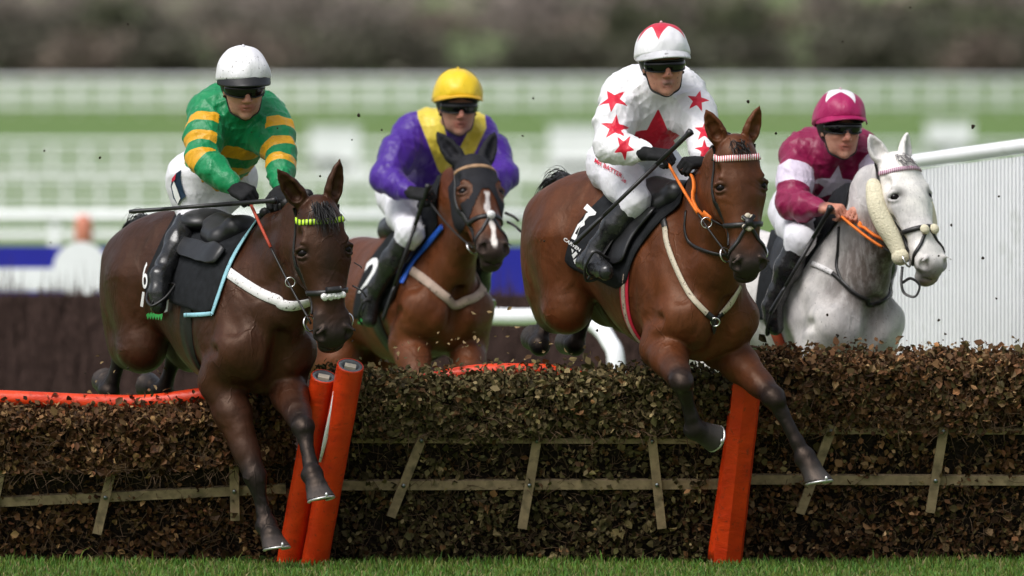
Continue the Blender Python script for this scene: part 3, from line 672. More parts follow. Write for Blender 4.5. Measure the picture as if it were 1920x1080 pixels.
M = {}
def setup_mats():
    M['bay_dark'] = fur_mat('dark_bay_coat', mud=((.014, .010, .008), .69))
    M['bay'] = fur_mat('bay_coat', mud=((.02, .013, .010), .69))
    M['chestnut'] = fur_mat('bright_bay_coat', mud=((.03, .02, .015), .69))
    M['grey'] = fur_mat('grey_coat', rough=.5, tint=(1, 1, 1), bump=.25, spot=((.42, .41, .41), .5), mud=((.085, .065, .055), .70))
    M['hair'] = plain('black_hair', (.008, .007, .007), .5, .4, var=.5, vs=60)
    M['greyhair'] = plain('grey_hair', (.2, .19, .19), .6, .3, var=.5, vs=60)
    M['eye'] = plain('horse_eye', (.005, .003, .003), .10, .16, var=.1, bst=0)
    M['leather'] = plain('black_leather', (.012, .011, .011), .42, .45, var=.5, vs=40, bs=180, bst=.3, bd=.002)
    M['tan'] = plain('tan_leather', (.33, .2, .11), .55, .3, var=.3, vs=40)
    M['steel'] = plain('steel', (.62, .61, .6), .25, .5, 1.0, var=.2, bst=.1)
    M['shoe'] = plain('worn_shoe', (.6, .6, .58), .35, .5, .8, var=.3, vs=90)
    M['whiteweb'] = plain('white_webbing', (.72, .7, .7), .65, .3, var=.08, bs=300, bst=.4, bd=.002, dirt=((.1, .08, .07), 70, .6, .68))
    M['creamweb'] = plain('cream_webbing', (.5, .44, .34), .65, .3, var=.12, bs=300, bst=.4, bd=.002, dirt=((.12, .09, .07), 60, .6, .68))
    M['palebrown'] = plain('dusty_webbing', (.4, .3, .24), .7, .3, var=.2, bs=300, bst=.4, bd=.002, dirt=((.08, .05, .04), 40, .6, .68))
    M['cloth'] = plain('black_cloth', (.010, .011, .013), .8, .2, var=.35, vs=30, bs=220, bst=.5, bd=.003)
    M['saddle'] = plain('black_saddle_leather', (.011, .011, .012), .38, .5, var=.4, vs=20, bs=160, bst=.25, bd=.002)
    M['white'] = plain('white_print', (.78, .78, .78), .6, .3, var=.05, bst=.1)
    M['green'] = plain('green_print', (.05, .42, .1), .6, .3, var=.1, bst=.1)
    M['lightblue'] = plain('light_blue_binding', (.27, .52, .6), .6, .3, var=.12, bs=250, bst=.4, bd=.002, dirt=((.06, .07, .07), 50, .6, .7))
    M['blue'] = plain('blue_binding', (.02, .1, .5), .5, .3, var=.12)
    M['fleece'] = plain('white_fleece', (.8, .79, .77), .95, .1, var=.06, bs=120, bst=.9, bd=.008)
    M['cream_fleece'] = plain('cream_fleece', (.74, .68, .5), .95, .1, var=.08, bs=110, bst=1.0, bd=.009)
    M['orange_grip'] = plain('orange_rubber', (.72, .17, .02), .6, .3, var=.18, bs=300, bst=.4, bd=.002)
    M['red_grip'] = plain('red_brown_rubber', (.42, .06, .03), .6, .3, var=.2, bs=300, bst=.4, bd=.002)
    M['hood'] = plain('black_hood_fabric', (.012, .012, .015), .75, .25, var=.3, bs=300, bst=.4, bd=.002)
    t = NT('yellow_black_browband').set(.5, .4); w = t.n('ShaderNodeTexWave'); w.wave_type = 'BANDS'; w.bands_direction = 'X'
    w.inputs['Scale'].default_value = 19; w.inputs['Distortion'].default_value = .8; t.l(t.scaled((1, 0, .55)), w.inputs[0])
    t.col(t.mix(t.rng(w.outputs['Fac'], .36, .42, 0, 1), (.02, .05, .01), (.5, .75, .04))); M['bb1'] = t.m
    t = NT('red_white_browband').set(.5, .4); w = t.n('ShaderNodeTexWave'); w.wave_type = 'BANDS'; w.bands_direction = 'X'
    w.inputs['Scale'].default_value = 30; t.l(t.scaled((1, 0, -.25)), w.inputs[0])
    t.col(t.mix(t.rng(w.outputs['Fac'], .45, .55, 0, 1), (.5, .02, .04), (.8, .78, .78))); M['bb3'] = t.m
    t = NT('pink_chain_browband').set(.5, .4); w = t.n('ShaderNodeTexWave'); w.wave_type = 'BANDS'; w.bands_direction = 'X'
    w.inputs['Scale'].default_value = 34; t.l(t.scaled((1, 0, .4)), w.inputs[0])
    t.col(t.mix(t.rng(w.outputs['Fac'], .4, .6, 0, 1), (.3, .08, .16), (.6, .5, .56))); M['bb4'] = t.m

class Horse: pass

def make_horse(c):
    """c: dict of pose and coat. returns a Horse with field, frames and the finished body object"""
    H = Horse(); H.c = c; O, R = frame(c['O'], c['yaw'], c['pitch'], c.get('roll', 0)); H.O, H.R = O, R
    L = lambda x, y, z: O + R @ V3(x, y, z); H.L = L
    body, dark, muz, hoofc = (np.array(c[k]) for k in ('body', 'dark', 'muzzle', 'hoof'))
    # head frame
    P0, P1 = c['poll'], c['muz']; h = nrm(P1 - P0); t = radians(c['hyaw']); sh = V3(cos(t), sin(t), c.get('hroll', 0.0))
    n = nrm(np.cross(h, sh)); s_ = nrm(np.cross(n, h)); k = np.linalg.norm(P1 - P0) / .62 if c.get('hs') is None else c['hs']
    HR = np.stack([h, n, s_], 1); H.HR, H.hs, H.P0 = HR, k, P0
    ws = c.get('ws', 1.16); H.ws = ws
    K = lambda a, b, d: P0 + HR @ (k * V3(a, b, d * ws)); H.K = K
    legs = c['legs']
    allp = [L(-1.0, -.35, .6), L(-1.0, .35, -.5), L(.8, .3, .5), L(.8, -.3, -.5), L(-.9, 0, .5), K(-.25, .1, .2), K(-.25, .1, -.2), K(.68, .1, .1), K(.68, -.2, -.1)] + [p for l in legs.values() for p in l]
    lo = np.min(allp, 0) - .14; hi = np.max(allp, 0) + .14
    F = Field(lo, hi, c['res']); H.F = F
    e = lambda x, y, z, a, b, d, kk=.06, col=body: F.el(L(x, y, z), (a, b, d), R, kk, col)
    yv = R[:, 1]
    # trunk
    e(.15, 0, -.01, .50, .252, .33); e(-.22, 0, .04, .42, .235, .25); e(.42, 0, .0, .27, .19, .33)
    F.rc(L(.42, 0, .22), L(.1, 0, .255), .095, .09, .08, body); F.rc(L(.1, 0, .19), L(-.42, 0, .22), .14, .15, .08, body)
    e(-.52, 0, .12, .36, .235, .265, .08)
    for q in (-1, 1):
        e(-.62, .125 * q, .0, .25, .15, .30, .07)
        F.rc(L(-.74, .12 * q, .12), L(-.70, .13 * q, -.22), .125, .10, .06, body)
        F.rc(L(-.52, .14 * q, .05), L(-.43, .17 * q, -.25), .17, .10, .08, body)
        F.rc(L(.30, .10 * q, .22), L(.56, .135 * q, -.08), .115, .125, .045, body, (yv, .75))
        F.rc(L(.26, .17 * q, .05), L(.42, .16 * q, -.2), .10, .105, .045, body, (yv, .7))
        F.el(L(.585, .088 * q, -.13), (.115, .095, .135), R, .03, body)
        F.rc(L(.55, .145 * q, -.12), L(.43, .16 * q, -.28), .115, .10, .045, body)
    F.rc(L(.56, 0, .08), L(.52, 0, -.2), .13, .12, .04, body)
    # neck
    bend = c.get('bend', 0)
    crest0, crest1 = L(.30, 0, .30), K(.02, -.085, 0); mid0, mid1 = L(.42, 0, .14), K(.09, -.13, 0); thr0, thr1 = L(.55, 0, -.02), K(.2, -.205, 0)
    nd = nrm(np.cross(crest1 - crest0, thr0 - crest0))
    if nd @ yv < 0: nd = -nd
    for a, b, ra, rb, f, up in ((crest0, crest1, .08, .058, .9, .05), (mid0, mid1, .16, .088, .78, .02), (thr0, thr1, .135, .068, .85, -.02)):
        pts = [lerp(a, b, u) + R[:, 2] * up * sin(pi * u) + nd * bend * sin(pi * u) for u in (0, .33, .66, 1)]
        F.chain(pts, [ra + (rb - ra) * u ** .8 for u in (0, .33, .66, 1)], .07, body, (nd, f))
        if up == .05: H.crest = pts
    # head
    he = lambda a, b, d, ra, rb, rd, kk=.03, col=body, sub=False: F.el(K(a, b, d), (k * ra, k * rb, k * rd * ws), HR, kk * k, col, sub)
    hr = lambda p, q, ra, rb, kk=.03, col=body, fl=None, sub=False: F.rc(K(*p), K(*q), ra * k, rb * k, kk * k, col, fl or (s_, ws), sub)
    he(.08, -.075, 0, .125, .095, .088); he(.20, -.085, 0, .13, .095, .098, .04)
    for q in (-1, 1):
        he(.225, -.165, .055 * q, .125, .115, .042, .03)                       # cheek
        hr((.11, -.04, .066 * q), (.168, -.034, .080 * q), .026, .026, .03)     # brow
        hr((.25, -.06, .085 * q), (.38, -.085, .058 * q), .02, .013, .03)       # facial crest
        hr((.50, -.055, .040 * q), (.575, -.06, .050 * q), .03, .031, .02, muz)  # nostril
        he(.615, -.118, .02 * q, .03, .035, .03, .02, muz)
        hr((.23, -.20, .03 * q), (.5, -.145, .022 * q), .035, .022, .03)        # jaw bars
    hr((.2, -.055, 0), (.40, -.052, 0), .066, .047, .04, body, (s_, 1.15 * ws)); hr((.40, -.055, 0), (.56, -.063, 0), .048, .042, .03, body, (s_, 1.05 * ws))
    hr((.33, -.1, 0), (.52, -.1, 0), .062, .052, .04)
    he(.575, -.085, 0, .062, .062, .055, .03, muz)
    he(.622, -.142, 0, .030, .030, .040, .02, muz); hr((.632, -.098, -.05), (.632, -.098, .05), .007, .007, .010, None, None, True)
    he(.595, -.155, 0, .036, .03, .036, .02, muz)                                # chin
    for q in (-1, 1):
        ec = V3(.212, -.045, .083 * q); ee = nrm(V3(0, .75, .62 * q)); ep = nrm(V3(0, .62, -.75 * q)); eh = V3(1, 0, 0)
        he(.212, -.026, .102 * q, .036, .026, .026, .018, None, True)              # eye hollow
        for sg, hh, fo, rr in ((-1, .021, .017, .0095), (1, .020, .012, .0075)):
            P_ = [ec + ep * .029 + eh * .006, ec + ep * .016 + sg * eh * hh * .85 + ee * fo, ec + sg * eh * hh * 1.12 + ee * fo * 1.05, ec - ep * .016 + sg * eh * hh * .85 + ee * fo, ec - ep * .030]
            for i_ in range(4): hr(tuple(P_[i_]), tuple(P_[i_ + 1]), rr, rr, .008)
        hr((.552, -.022, .044 * q), (.575, -.022, .068 * q), .011, .011, .010, muz); hr((.575, -.022, .068 * q), (.612, -.045, .066 * q), .011, .010, .010, muz) # nostril rim
        he(.588, -.036, .060 * q, .030, .024, .021, .010, (.003, .002, .002), True)  # nostril hole
        hr((.60, -.13, .03 * q), (.535, -.138, .062 * q), .006, .005, .008, None, None, True)  # lip line
        hr((.30, -.115, .082 * q), (.42, -.118, .066 * q), .018, .014, .03, None, None, True)  # hollow above the jaw
        he(.13, -.045, .10 * q, .03, .02, .022, .03, None, True)                   # hollow above the eye
        # ear
        eb = V3(-.015, -.075, .058 * q); ed = nrm(V3(*c['ear'][(q + 1) // 2])); ed = ed * V3(1, 1, 1)
        L_ = c.get('earlen', .185); ez = V3(.25, 1.0, .45 * q); ez = nrm(ez - ed * (ez @ ed))       # the ear's open side
        earcol = np.array(c.get('earcol', body * .9))
        pts = [eb + ed * L_ * u for u in (-.1, .25, .5, .75, 1.0)]
        wz = HR @ ez
        F.chain([K(*p) for p in pts], [k * r for r in (.036, .045, .040, .026, .006)], .015 * k, earcol, (wz, .62))
        F.chain([K(*(p + ez * .024)) for p in pts[1:]], [k * r for r in (.018, .023, .014, .004)], 0, None) if False else None
        for i in range(1, 4):
            F.rc(K(*(pts[i] + ez * .021)), K(*(pts[i + 1] + ez * .021)), k * (.027, .026, .017)[i - 1], k * (.026, .017, .005)[i - 1], .01, None, None, True)
    for q in (-1, 1):
        F.rc(L(.44, .25 * q, .18), L(.62, .195 * q, -.0), .012, .012, .08, None, None, True)       # before the shoulder
        F.rc(L(.55, .25 * q, -.12), L(.40, .255 * q, -.14), .010, .015, .05, None, None, True)      # above the forearm
        F.rc(L(.26, .27 * q, .12), L(.24, .27 * q, -.2), .012, .02, .06, None, None, True)         # behind the shoulder
        F.rc(L(-.30, .29 * q, .02), L(-.24, .27 * q, -.22), .02, .03, .08, None, None, True)       # flank
        F.rc(L(-.86, .11 * q, .0), L(-.78, .17 * q, -.25), .012, .02, .05, None, None, True)
    F.rc(L(.715, 0, -.02), L(.66, 0, -.30), .022, .03, .05, None, None, True)
    # legs
    for nm, pts in legs.items():
        q = -1 if nm[1] == 'R' else 1
        lc = c.get('legcol', dark)
        if nm[0] == 'F':
            el = L(.44, .16 * q, -.27); kn, ft, hb = pts
            mid = lerp(el, kn, .35)
            F.chain([el, mid, lerp(el, kn, .75)], [.10, .085, .062], .03, body); F.rc(lerp(el, kn, .72), kn, .06, .052, .02, lerp(body, lc, .75))
            F.el(kn, .050, None, .015, lc); F.el(kn - nrm(el - kn) * .03, .042, None, .012, lc); fb = 1.0
        else:
            stf = L(-.44, .17 * q, -.26); hk, ft, hb = pts; kn = hk
            F.chain([stf, lerp(stf, hk, .5), lerp(stf, hk, .85)], [.105, .085, .055], .07, body); F.rc(lerp(stf, hk, .8), hk, .055, .05, .02, lc)
            pt = hk + nrm(lerp(hk - ft, hk - stf, .35)) * .045; F.rc(hk, pt, .045, .032, .02, lc)
        F.chain([kn, lerp(kn, ft, .25), lerp(kn, ft, .75), ft], [.044, .033, .031, .038], .02, lc)
        ca = nrm(ft - kn); bd = -R[:, 0]; bd = nrm(bd - ca * (bd @ ca)); sdv = np.cross(ca, bd)
        F.chain([kn + bd * .03 + ca * .03, lerp(kn, ft, .4) + bd * .034, lerp(kn, ft, .85) + bd * .034], [.018, .015, .019], .010, lc)
        for sg in (-1, 1): F.el(kn + sdv * sg * .034, .022, None, .012, lc); F.el(ft + sdv * sg * .026 + bd * .014, .022, None, .012, lc)
        F.el(ft, .047, None, .02, lc)
        hd = nrm(hb - ft); cor = hb - hd * .075; m = c.get('sole', {}).get(nm); m = nrm(V3(*m)) if m else hd
        F.rc(ft, cor, .042, .044, .02, lc); F.el(cor, .046, None, .02, lc)
        F.hoof(cor + hd * .0, hb, .050, .066, m, .008, hoofc)
        H.__dict__['leg_' + nm] = dict(kn=kn, ft=ft, hb=hb, m=m, hd=hd)
    if c.get('amp'): F.wrinkle(c['amp'], 9, 3)
    V, Q = F.mesh(); C = F.colours(V)
    HV = (V - P0) @ HR / k; TV = (V - O) @ R
    C = c['paint'](H, V, HV, TV, C) if c.get('paint') else C
    inb = np.zeros(len(V))
    at = {'Col': C, 'mud': c['mudf'](H, V, HV, TV) if c.get('mudf') else inb}
    H.root = thing('racehorse', c['label'], 'horse', L(0, 0, -.36), 'racehorses jumping the hurdles')
    H.body = mesh_np('body', V, Q, c['mat'], H.root, True, at)
    for q in (-1, 1):
        b = MB().ball(K(.212, -.045, .083 * q), .0265 * k, 16, HR); b.build('eye', M['eye'], H.root)
    # shoes
    for nm in legs:
        d = H.__dict__['leg_' + nm]; m = d['m']; f = nrm(R[:, 0] - m * (R[:, 0] @ m)) if abs(R[:, 0] @ m) < .95 else nrm(R[:, 2]); sd = np.cross(m, f)
        if nm in c.get('shoes', ('FR', 'FL')):
            b = MB(); pts = [d['hb'] + m * .004 + .061 * (cos(a) * f + .95 * sin(a) * sd) for a in np.linspace(-2.3, 2.3, 20)]
            b.tube(pts, .008, 6, True, .75, m); b.ball(d['hb'] + f * .066 - m * .006, (.008, .008, .012), 8); b.build('horseshoe', M['shoe'], H.root)
    return H

def strands(name, starts, dirs, length, n, mat, parent, w=.004, seed=0, curl=.25, sag=(0, 0, -1), sagk=.3, seg=6):
    "a lock of hair: many thin tapering strands as one mesh"
    r = np.random.RandomState(seed); V = []; Fs = []; base = 0
    for i in range(n):
        j = r.randint(len(starts)); p = np.array(starts[j]) + r.normal(size=3) * .006; d = nrm(np.array(dirs[j]) + r.normal(size=3) * curl)
        ln = length * r.uniform(.55, 1.1); side = nrm(np.cross(d, r.normal(size=3))); g = np.array(sag) * sagk
        for u in range(seg + 1):
            t = u / seg; ww = w * (1 - .85 * t) * .5; V += [p + side * ww, p - side * ww]
            p = p + d * ln / seg; d = nrm(d + g / seg + r.normal(size=3) * .06)
        for u in range(seg): a = base + 2 * u; Fs.append((a, a + 1, a + 3, a + 2))
        base += 2 * (seg + 1)
    return mesh_np(name, V, Fs, mat, parent, True)

# tack, in head coordinates (h down the face, n out of the forehead, s to the horse's left)
def head_front(H, pts, off=.004):
    "points (h, s) on the front of the face"
    o = np.array([H.K(a, .25, s) for a, s in pts]); P, hit = H.F.shoot(o, np.repeat(-H.HR[:, 1][None], len(o), 0), .5, off); return P[hit]
def head_side(H, pts, q, off=.004):
    o = np.array([H.K(a, b, .25 * q) for a, b in pts]); P, hit = H.F.shoot(o, np.repeat(-q * H.HR[:, 2][None], len(o), 0), .4, off); return P[hit]
def head_ring(H, c0, ax, phis, off=.004, tilt=0.0):
    "points round the head at h = c0, angle 0 at the front (n), 90 at the horse's left"
    c = H.K(c0, ax, 0); up = H.HR[:, 1] + tilt * H.HR[:, 0]
    d = np.array([cos(a) * up + sin(a) * H.HR[:, 2] for a in np.radians(phis)]); d /= np.linalg.norm(d, axis=1)[:, None]
    P, hit = H.F.shoot(c + d * .34, -d, .34, off); return P[hit]
def part(name, VF, mat, parent, smooth=True): return mesh_np(name, VF[0], VF[1], mat, parent, smooth)

def bridle(H, c):
    F, K, k = H.F, H.K, H.hs; root = H.root; R_ = M['leather']
    H.bit = {}
    for q in (-1, 1):
        cp = head_side(H, [(lerp(.0, .475, t), lerp(-.10, -.115, t) - .022 * sin(pi * t)) for t in np.linspace(0, 1, 14)], q)
        part('cheek_strap', strap(F, cp, .028 * k, .006, .006), R_, root)
        bc = head_side(H, [(.515, -.128)], q, .012)[0]; H.bit[q] = bc
        b = MB(); ax = H.HR[:, 0]; bx = nrm(.45 * H.HR[:, 1] + .9 * q * H.HR[:, 2]); b.torus(bc + .008 * q * H.HR[:, 2], .034 * k, .0045, ax, bx, 20, 6); b.build('bit_ring', M['steel'], root)
    hp = F.project(np.array([K(*p) for p in catmull([(.03, -.12, -.10), (-.02, -.135, -.085), (-.05, -.14, -.04), (-.055, -.14, 0), (-.05, -.14, .04), (-.02, -.135, .085), (.03, -.12, .10)], 4)]), .006)
    part('headpiece', strap(F, hp, .022 * k, .006), R_, root)
    bb = head_ring(H, .085, -.10, np.linspace(-84, 84, 26), .008, 0); bb = bb - H.HR[:, 0] * (k * .03 * np.abs(np.linspace(-1, 1, len(bb))) ** 2)[:, None]; bb = F.project(bb, .008)
    part('browband', strap(F, bb, c['bbw'], .005, .006), c['bbm'], root)
    nb = head_ring(H, c.get('nbh', .385), -.09, np.linspace(-112, 112, 30), .004, c.get('nbt', .15))
    part('noseband', strap(F, nb, .024 * k, .005, .006), R_, root)
    if c.get('grackle'):
        for q in (-1, 1):
            g = head_ring(H, .40, -.09, np.linspace(0, q * 120, 14), .006, 0)
            a = np.linspace(0, 1, len(g))[:, None]; g = g + H.HR[:, 0] * (.14 * k * np.sin(np.clip(a * 1.1, 0, 1) * pi / 2)); g = F.project(g, .004)
            part('flash_strap', strap(F, g, .017 * k, .005, .005), R_, root)

def wrap(H, xs, phis, x_of, off=.012):
    "grid of points round the trunk; phis in degrees from the spine, positive to the horse's left"
    P = []
    for ph in phis:
        for x in xs:
            xx = x_of(x, ph); a = radians(ph); d = H.R @ V3(0, sin(a), cos(a)); P.append((H.L(xx, 0, 0), d))
    o = np.array([c + d * .5 for c, d in P]); d = np.array([-d for c, d in P]); pts, hit = H.F.shoot(o, d, .5, off)
    return pts.reshape(len(phis), len(xs), 3)
def sheet(G, thick, name, mat, parent, F):
    "a cloth with thickness from a grid of points"
    a, b = G.shape[:2]; P = G.reshape(-1, 3); N = F.grad(P, .02); N /= np.maximum(1e-6, np.linalg.norm(N, axis=1))[:, None]
    V = np.concatenate([P + N * thick, P]); n = a * b; Fs = []
    q = lambda i, j: i * b + j
    for i in range(a - 1):
        for j in range(b - 1):
            Fs.append((q(i, j), q(i, j + 1), q(i + 1, j + 1), q(i + 1, j))); Fs.append(tuple(n + z for z in (q(i, j), q(i + 1, j), q(i + 1, j + 1), q(i, j + 1))))
    edge = [q(0, j) for j in range(b)] + [q(i, b - 1) for i in range(1, a)] + [q(a - 1, j) for j in range(b - 2, -1, -1)] + [q(i, 0) for i in range(a - 2, 0, -1)]
    for i in range(len(edge)):
        u, v = edge[i], edge[(i + 1) % len(edge)]; Fs.append((u, n + u, n + v, v))
    return mesh_np(name, V, Fs, mat, parent, True)
def girth(H, x, mat, w=.08, name='girth', xb=None, off=.006):
    xb = x if xb is None else xb
    ph = np.concatenate([np.linspace(70, 290, 46)]); P = []
    for p in ph:
        a = radians(p); d = H.R @ V3(0, sin(a), cos(a)); xx = lerp(x, xb, .5 - .5 * cos(radians((p - 70) / 220 * 360)))
        P.append(H.F.shoot(H.L(xx, 0, 0) + d * .55, -d, .5, .004)[0][0])
    part(name, strap(H.F, P, w, off, .005), mat, H.root)
def mirror_pts(H, P):
    q = (np.asarray(P) - H.O) @ H.R; q[:, 1] *= -1; return H.O + q @ H.R.T
def dense(pxs, n=10): return catmull([(a, b, 0) for a, b in pxs], n)[:, :2]
# ------------------------------------------------------------------ riders
def star_sdf(u, v, R_, r_=None, rot=0.0, n=5, sx=1.0):
    "positive inside a star of outer radius R_"
    r_ = R_ * .40 if r_ is None else r_
    u = u / sx; a = np.arctan2(u, v) - rot; rad = np.hypot(u, v); w = 2 * pi / n
    a = np.abs((a + w / 2) % w - w / 2); x = rad * np.sin(a); y = rad * np.cos(a)
    ex, ey = r_ * sin(pi / n), r_ * cos(pi / n); dx, dy = ex - 0, ey - R_; L_ = np.hypot(dx, dy)
    return (x * dy - (y - R_) * dx) / L_
def star_mask(V, N, c, nrm_, up, R_, rot=0.0, sx=1.0, depth=.10):
    n = nrm(nrm_); u = nrm(np.cross(up, n)); w = np.cross(n, u); q = V - c
    d = star_sdf(q @ u, q @ w, R_, None, rot, 5, sx)
    return np.where((np.abs(q @ n) < depth) & (N @ n > .05), d, -.05)

def silk_mat(name, base, cols, rough=.42, spec=.38, bump=.22, mud=.74, sheen=.1):
    t = NT(name).set(rough, spec); t.p.inputs['Sheen Weight'].default_value = sheen; t.p.inputs['Sheen Roughness'].default_value = .4
    c = t.mix(0.0, base, base)
    for i, col in enumerate(cols):
        f = t.rng(t.attr('m%d' % (i + 1)).outputs['Fac'], -.0012, .0012, 0, 1); c = t.mix(f, c, col)
    nz = t.noise(9, 4); c = t.mix(t.rng(nz.outputs[0], .3, .7, 0, 1), t.mix(1.0, c, (.88, .88, .9), 'MULTIPLY'), c)
    n4 = t.noise(75, 2, .5); c = t.mix(t.rng(n4.outputs[0], mud, mud + .02, 0, .85), c, (.03, .022, .018))
    n5 = t.noise(8, 6, .75); c = t.mix(t.rng(n5.outputs[0], .62, .8, 0, .35), c, (.12, .1, .09))
    t.col(c)
    b = t.bump(t.noise(26, 4, .6, t.scaled((1, 1, .5)), 1.4).outputs[0], bump, .022)
    t.bump(t.noise(500, 2).outputs[0], .12, .001, b); return t.m

def setup_rider_mats():
    t = NT('skin').set(.5, .35); t.p.inputs['Subsurface Weight'].default_value = .12; t.p.inputs['Subsurface Radius'].default_value = (.01, .004, .002); t.p.inputs['Subsurface Scale'].default_value = .6
    c = t.attr('Col').outputs['Color']; nz = t.noise(30, 4); c = t.mix(t.rng(nz.outputs[0], .3, .7, 0, 1), t.mix(1.0, c, (.80, .70, .68), 'MULTIPLY'), c); c = t.mix(t.rng(t.noise(95, 2, .5).outputs[0], .68, .71, 0, .85), c, (.05, .035, .028)); t.col(c)
    t.bump(t.noise(220, 3).outputs[0], .15, .001); M['skin'] = t.m
    M['glove'] = plain('black_knit_glove', (.010, .010, .011), .8, .25, var=.35, vs=50, bs=280, bst=.5, bd=.002)
    M['boot'] = plain('black_boot_leather', (.014, .014, .015), .24, .55, var=.4, vs=30, bs=40, bst=.25, bd=.004, dirt=((.05, .045, .04), 35, .6, .75))
    M['goggle'] = plain('goggle_lens', (.003, .003, .004), .07, .35, var=.1, bst=0)
    M['gframe'] = plain('goggle_frame', (.010, .010, .011), .4, .4, var=.2, bst=0)
    M['blackcap'] = plain('black_peak', (.010, .010, .011), .45, .4, var=.2, vs=30, bs=90, bst=.2)
    M['whip'] = plain('black_whip', (.010, .010, .011), .38, .5, var=.3, vs=50, bs=200, bst=.4, bd=.001)
    M['red_print'] = plain('red_print', (.55, .02, .05), .6, .3, var=.1, bst=.1)
    M['navy_print'] = plain('navy_print', (.012, .03, .06), .6, .3, var=.15, bst=.1)
    M['grey_band'] = plain('grey_waistband', (.28, .28, .29), .7, .2, var=.15)

def hand(F, wr, d, back, thumb, col, r=1.0, curl=1.0):
    """palm and five fingers closed round something. d: towards the knuckles, back: out of the back of the hand, thumb: towards the thumb side"""
    d = nrm(d); back = nrm(back - d * (np.asarray(back) @ d)); s = np.cross(d, back); s = s if s @ np.asarray(thumb) > 0 else -s
    R = np.stack([d, s, back], 1); g = .0085 * r
    F.rc(wr - d * .03, wr + d * .012, .027 * r, .029 * r, .015, col, (back, .75))
    F.box(wr + d * .052, (.046, .040 * r, .015 * r), R, .013, .02, col)
    spr = (.0335, .0115, -.0105, -.0325); ln = (.92, 1.0, .95, .78); tips = []
    for i in range(4):
        p = wr + d * (.092 - .004 * abs(i - 1)) + s * spr[i]; a = 0.15
        for j, seg in enumerate((.042, .027, .021)):
            a += curl * (.95, 1.25, .95)[j]; dd = d * cos(a) - back * sin(a); q = p + dd * seg * ln[i]
            F.rc(p, q, g * (1.12, 1.0, .95)[j] + .0006, g * (1.0, .95, .82)[j], .002, col); p = q
        tips.append(p)
    t0 = wr + d * .028 + s * .036 * r - back * .006; t1 = t0 + d * .030 + s * .018 - back * .018; t2 = t1 + d * .028 - s * .012 - back * .018; t3 = t2 + d * .012 - s * .022 - back * .008
    F.chain([t0, t1, t2, t3], [.0145 * r, .0115 * r, .0105 * r, .008 * r], .006, col)
    return wr + d * .085 - back * .030, R

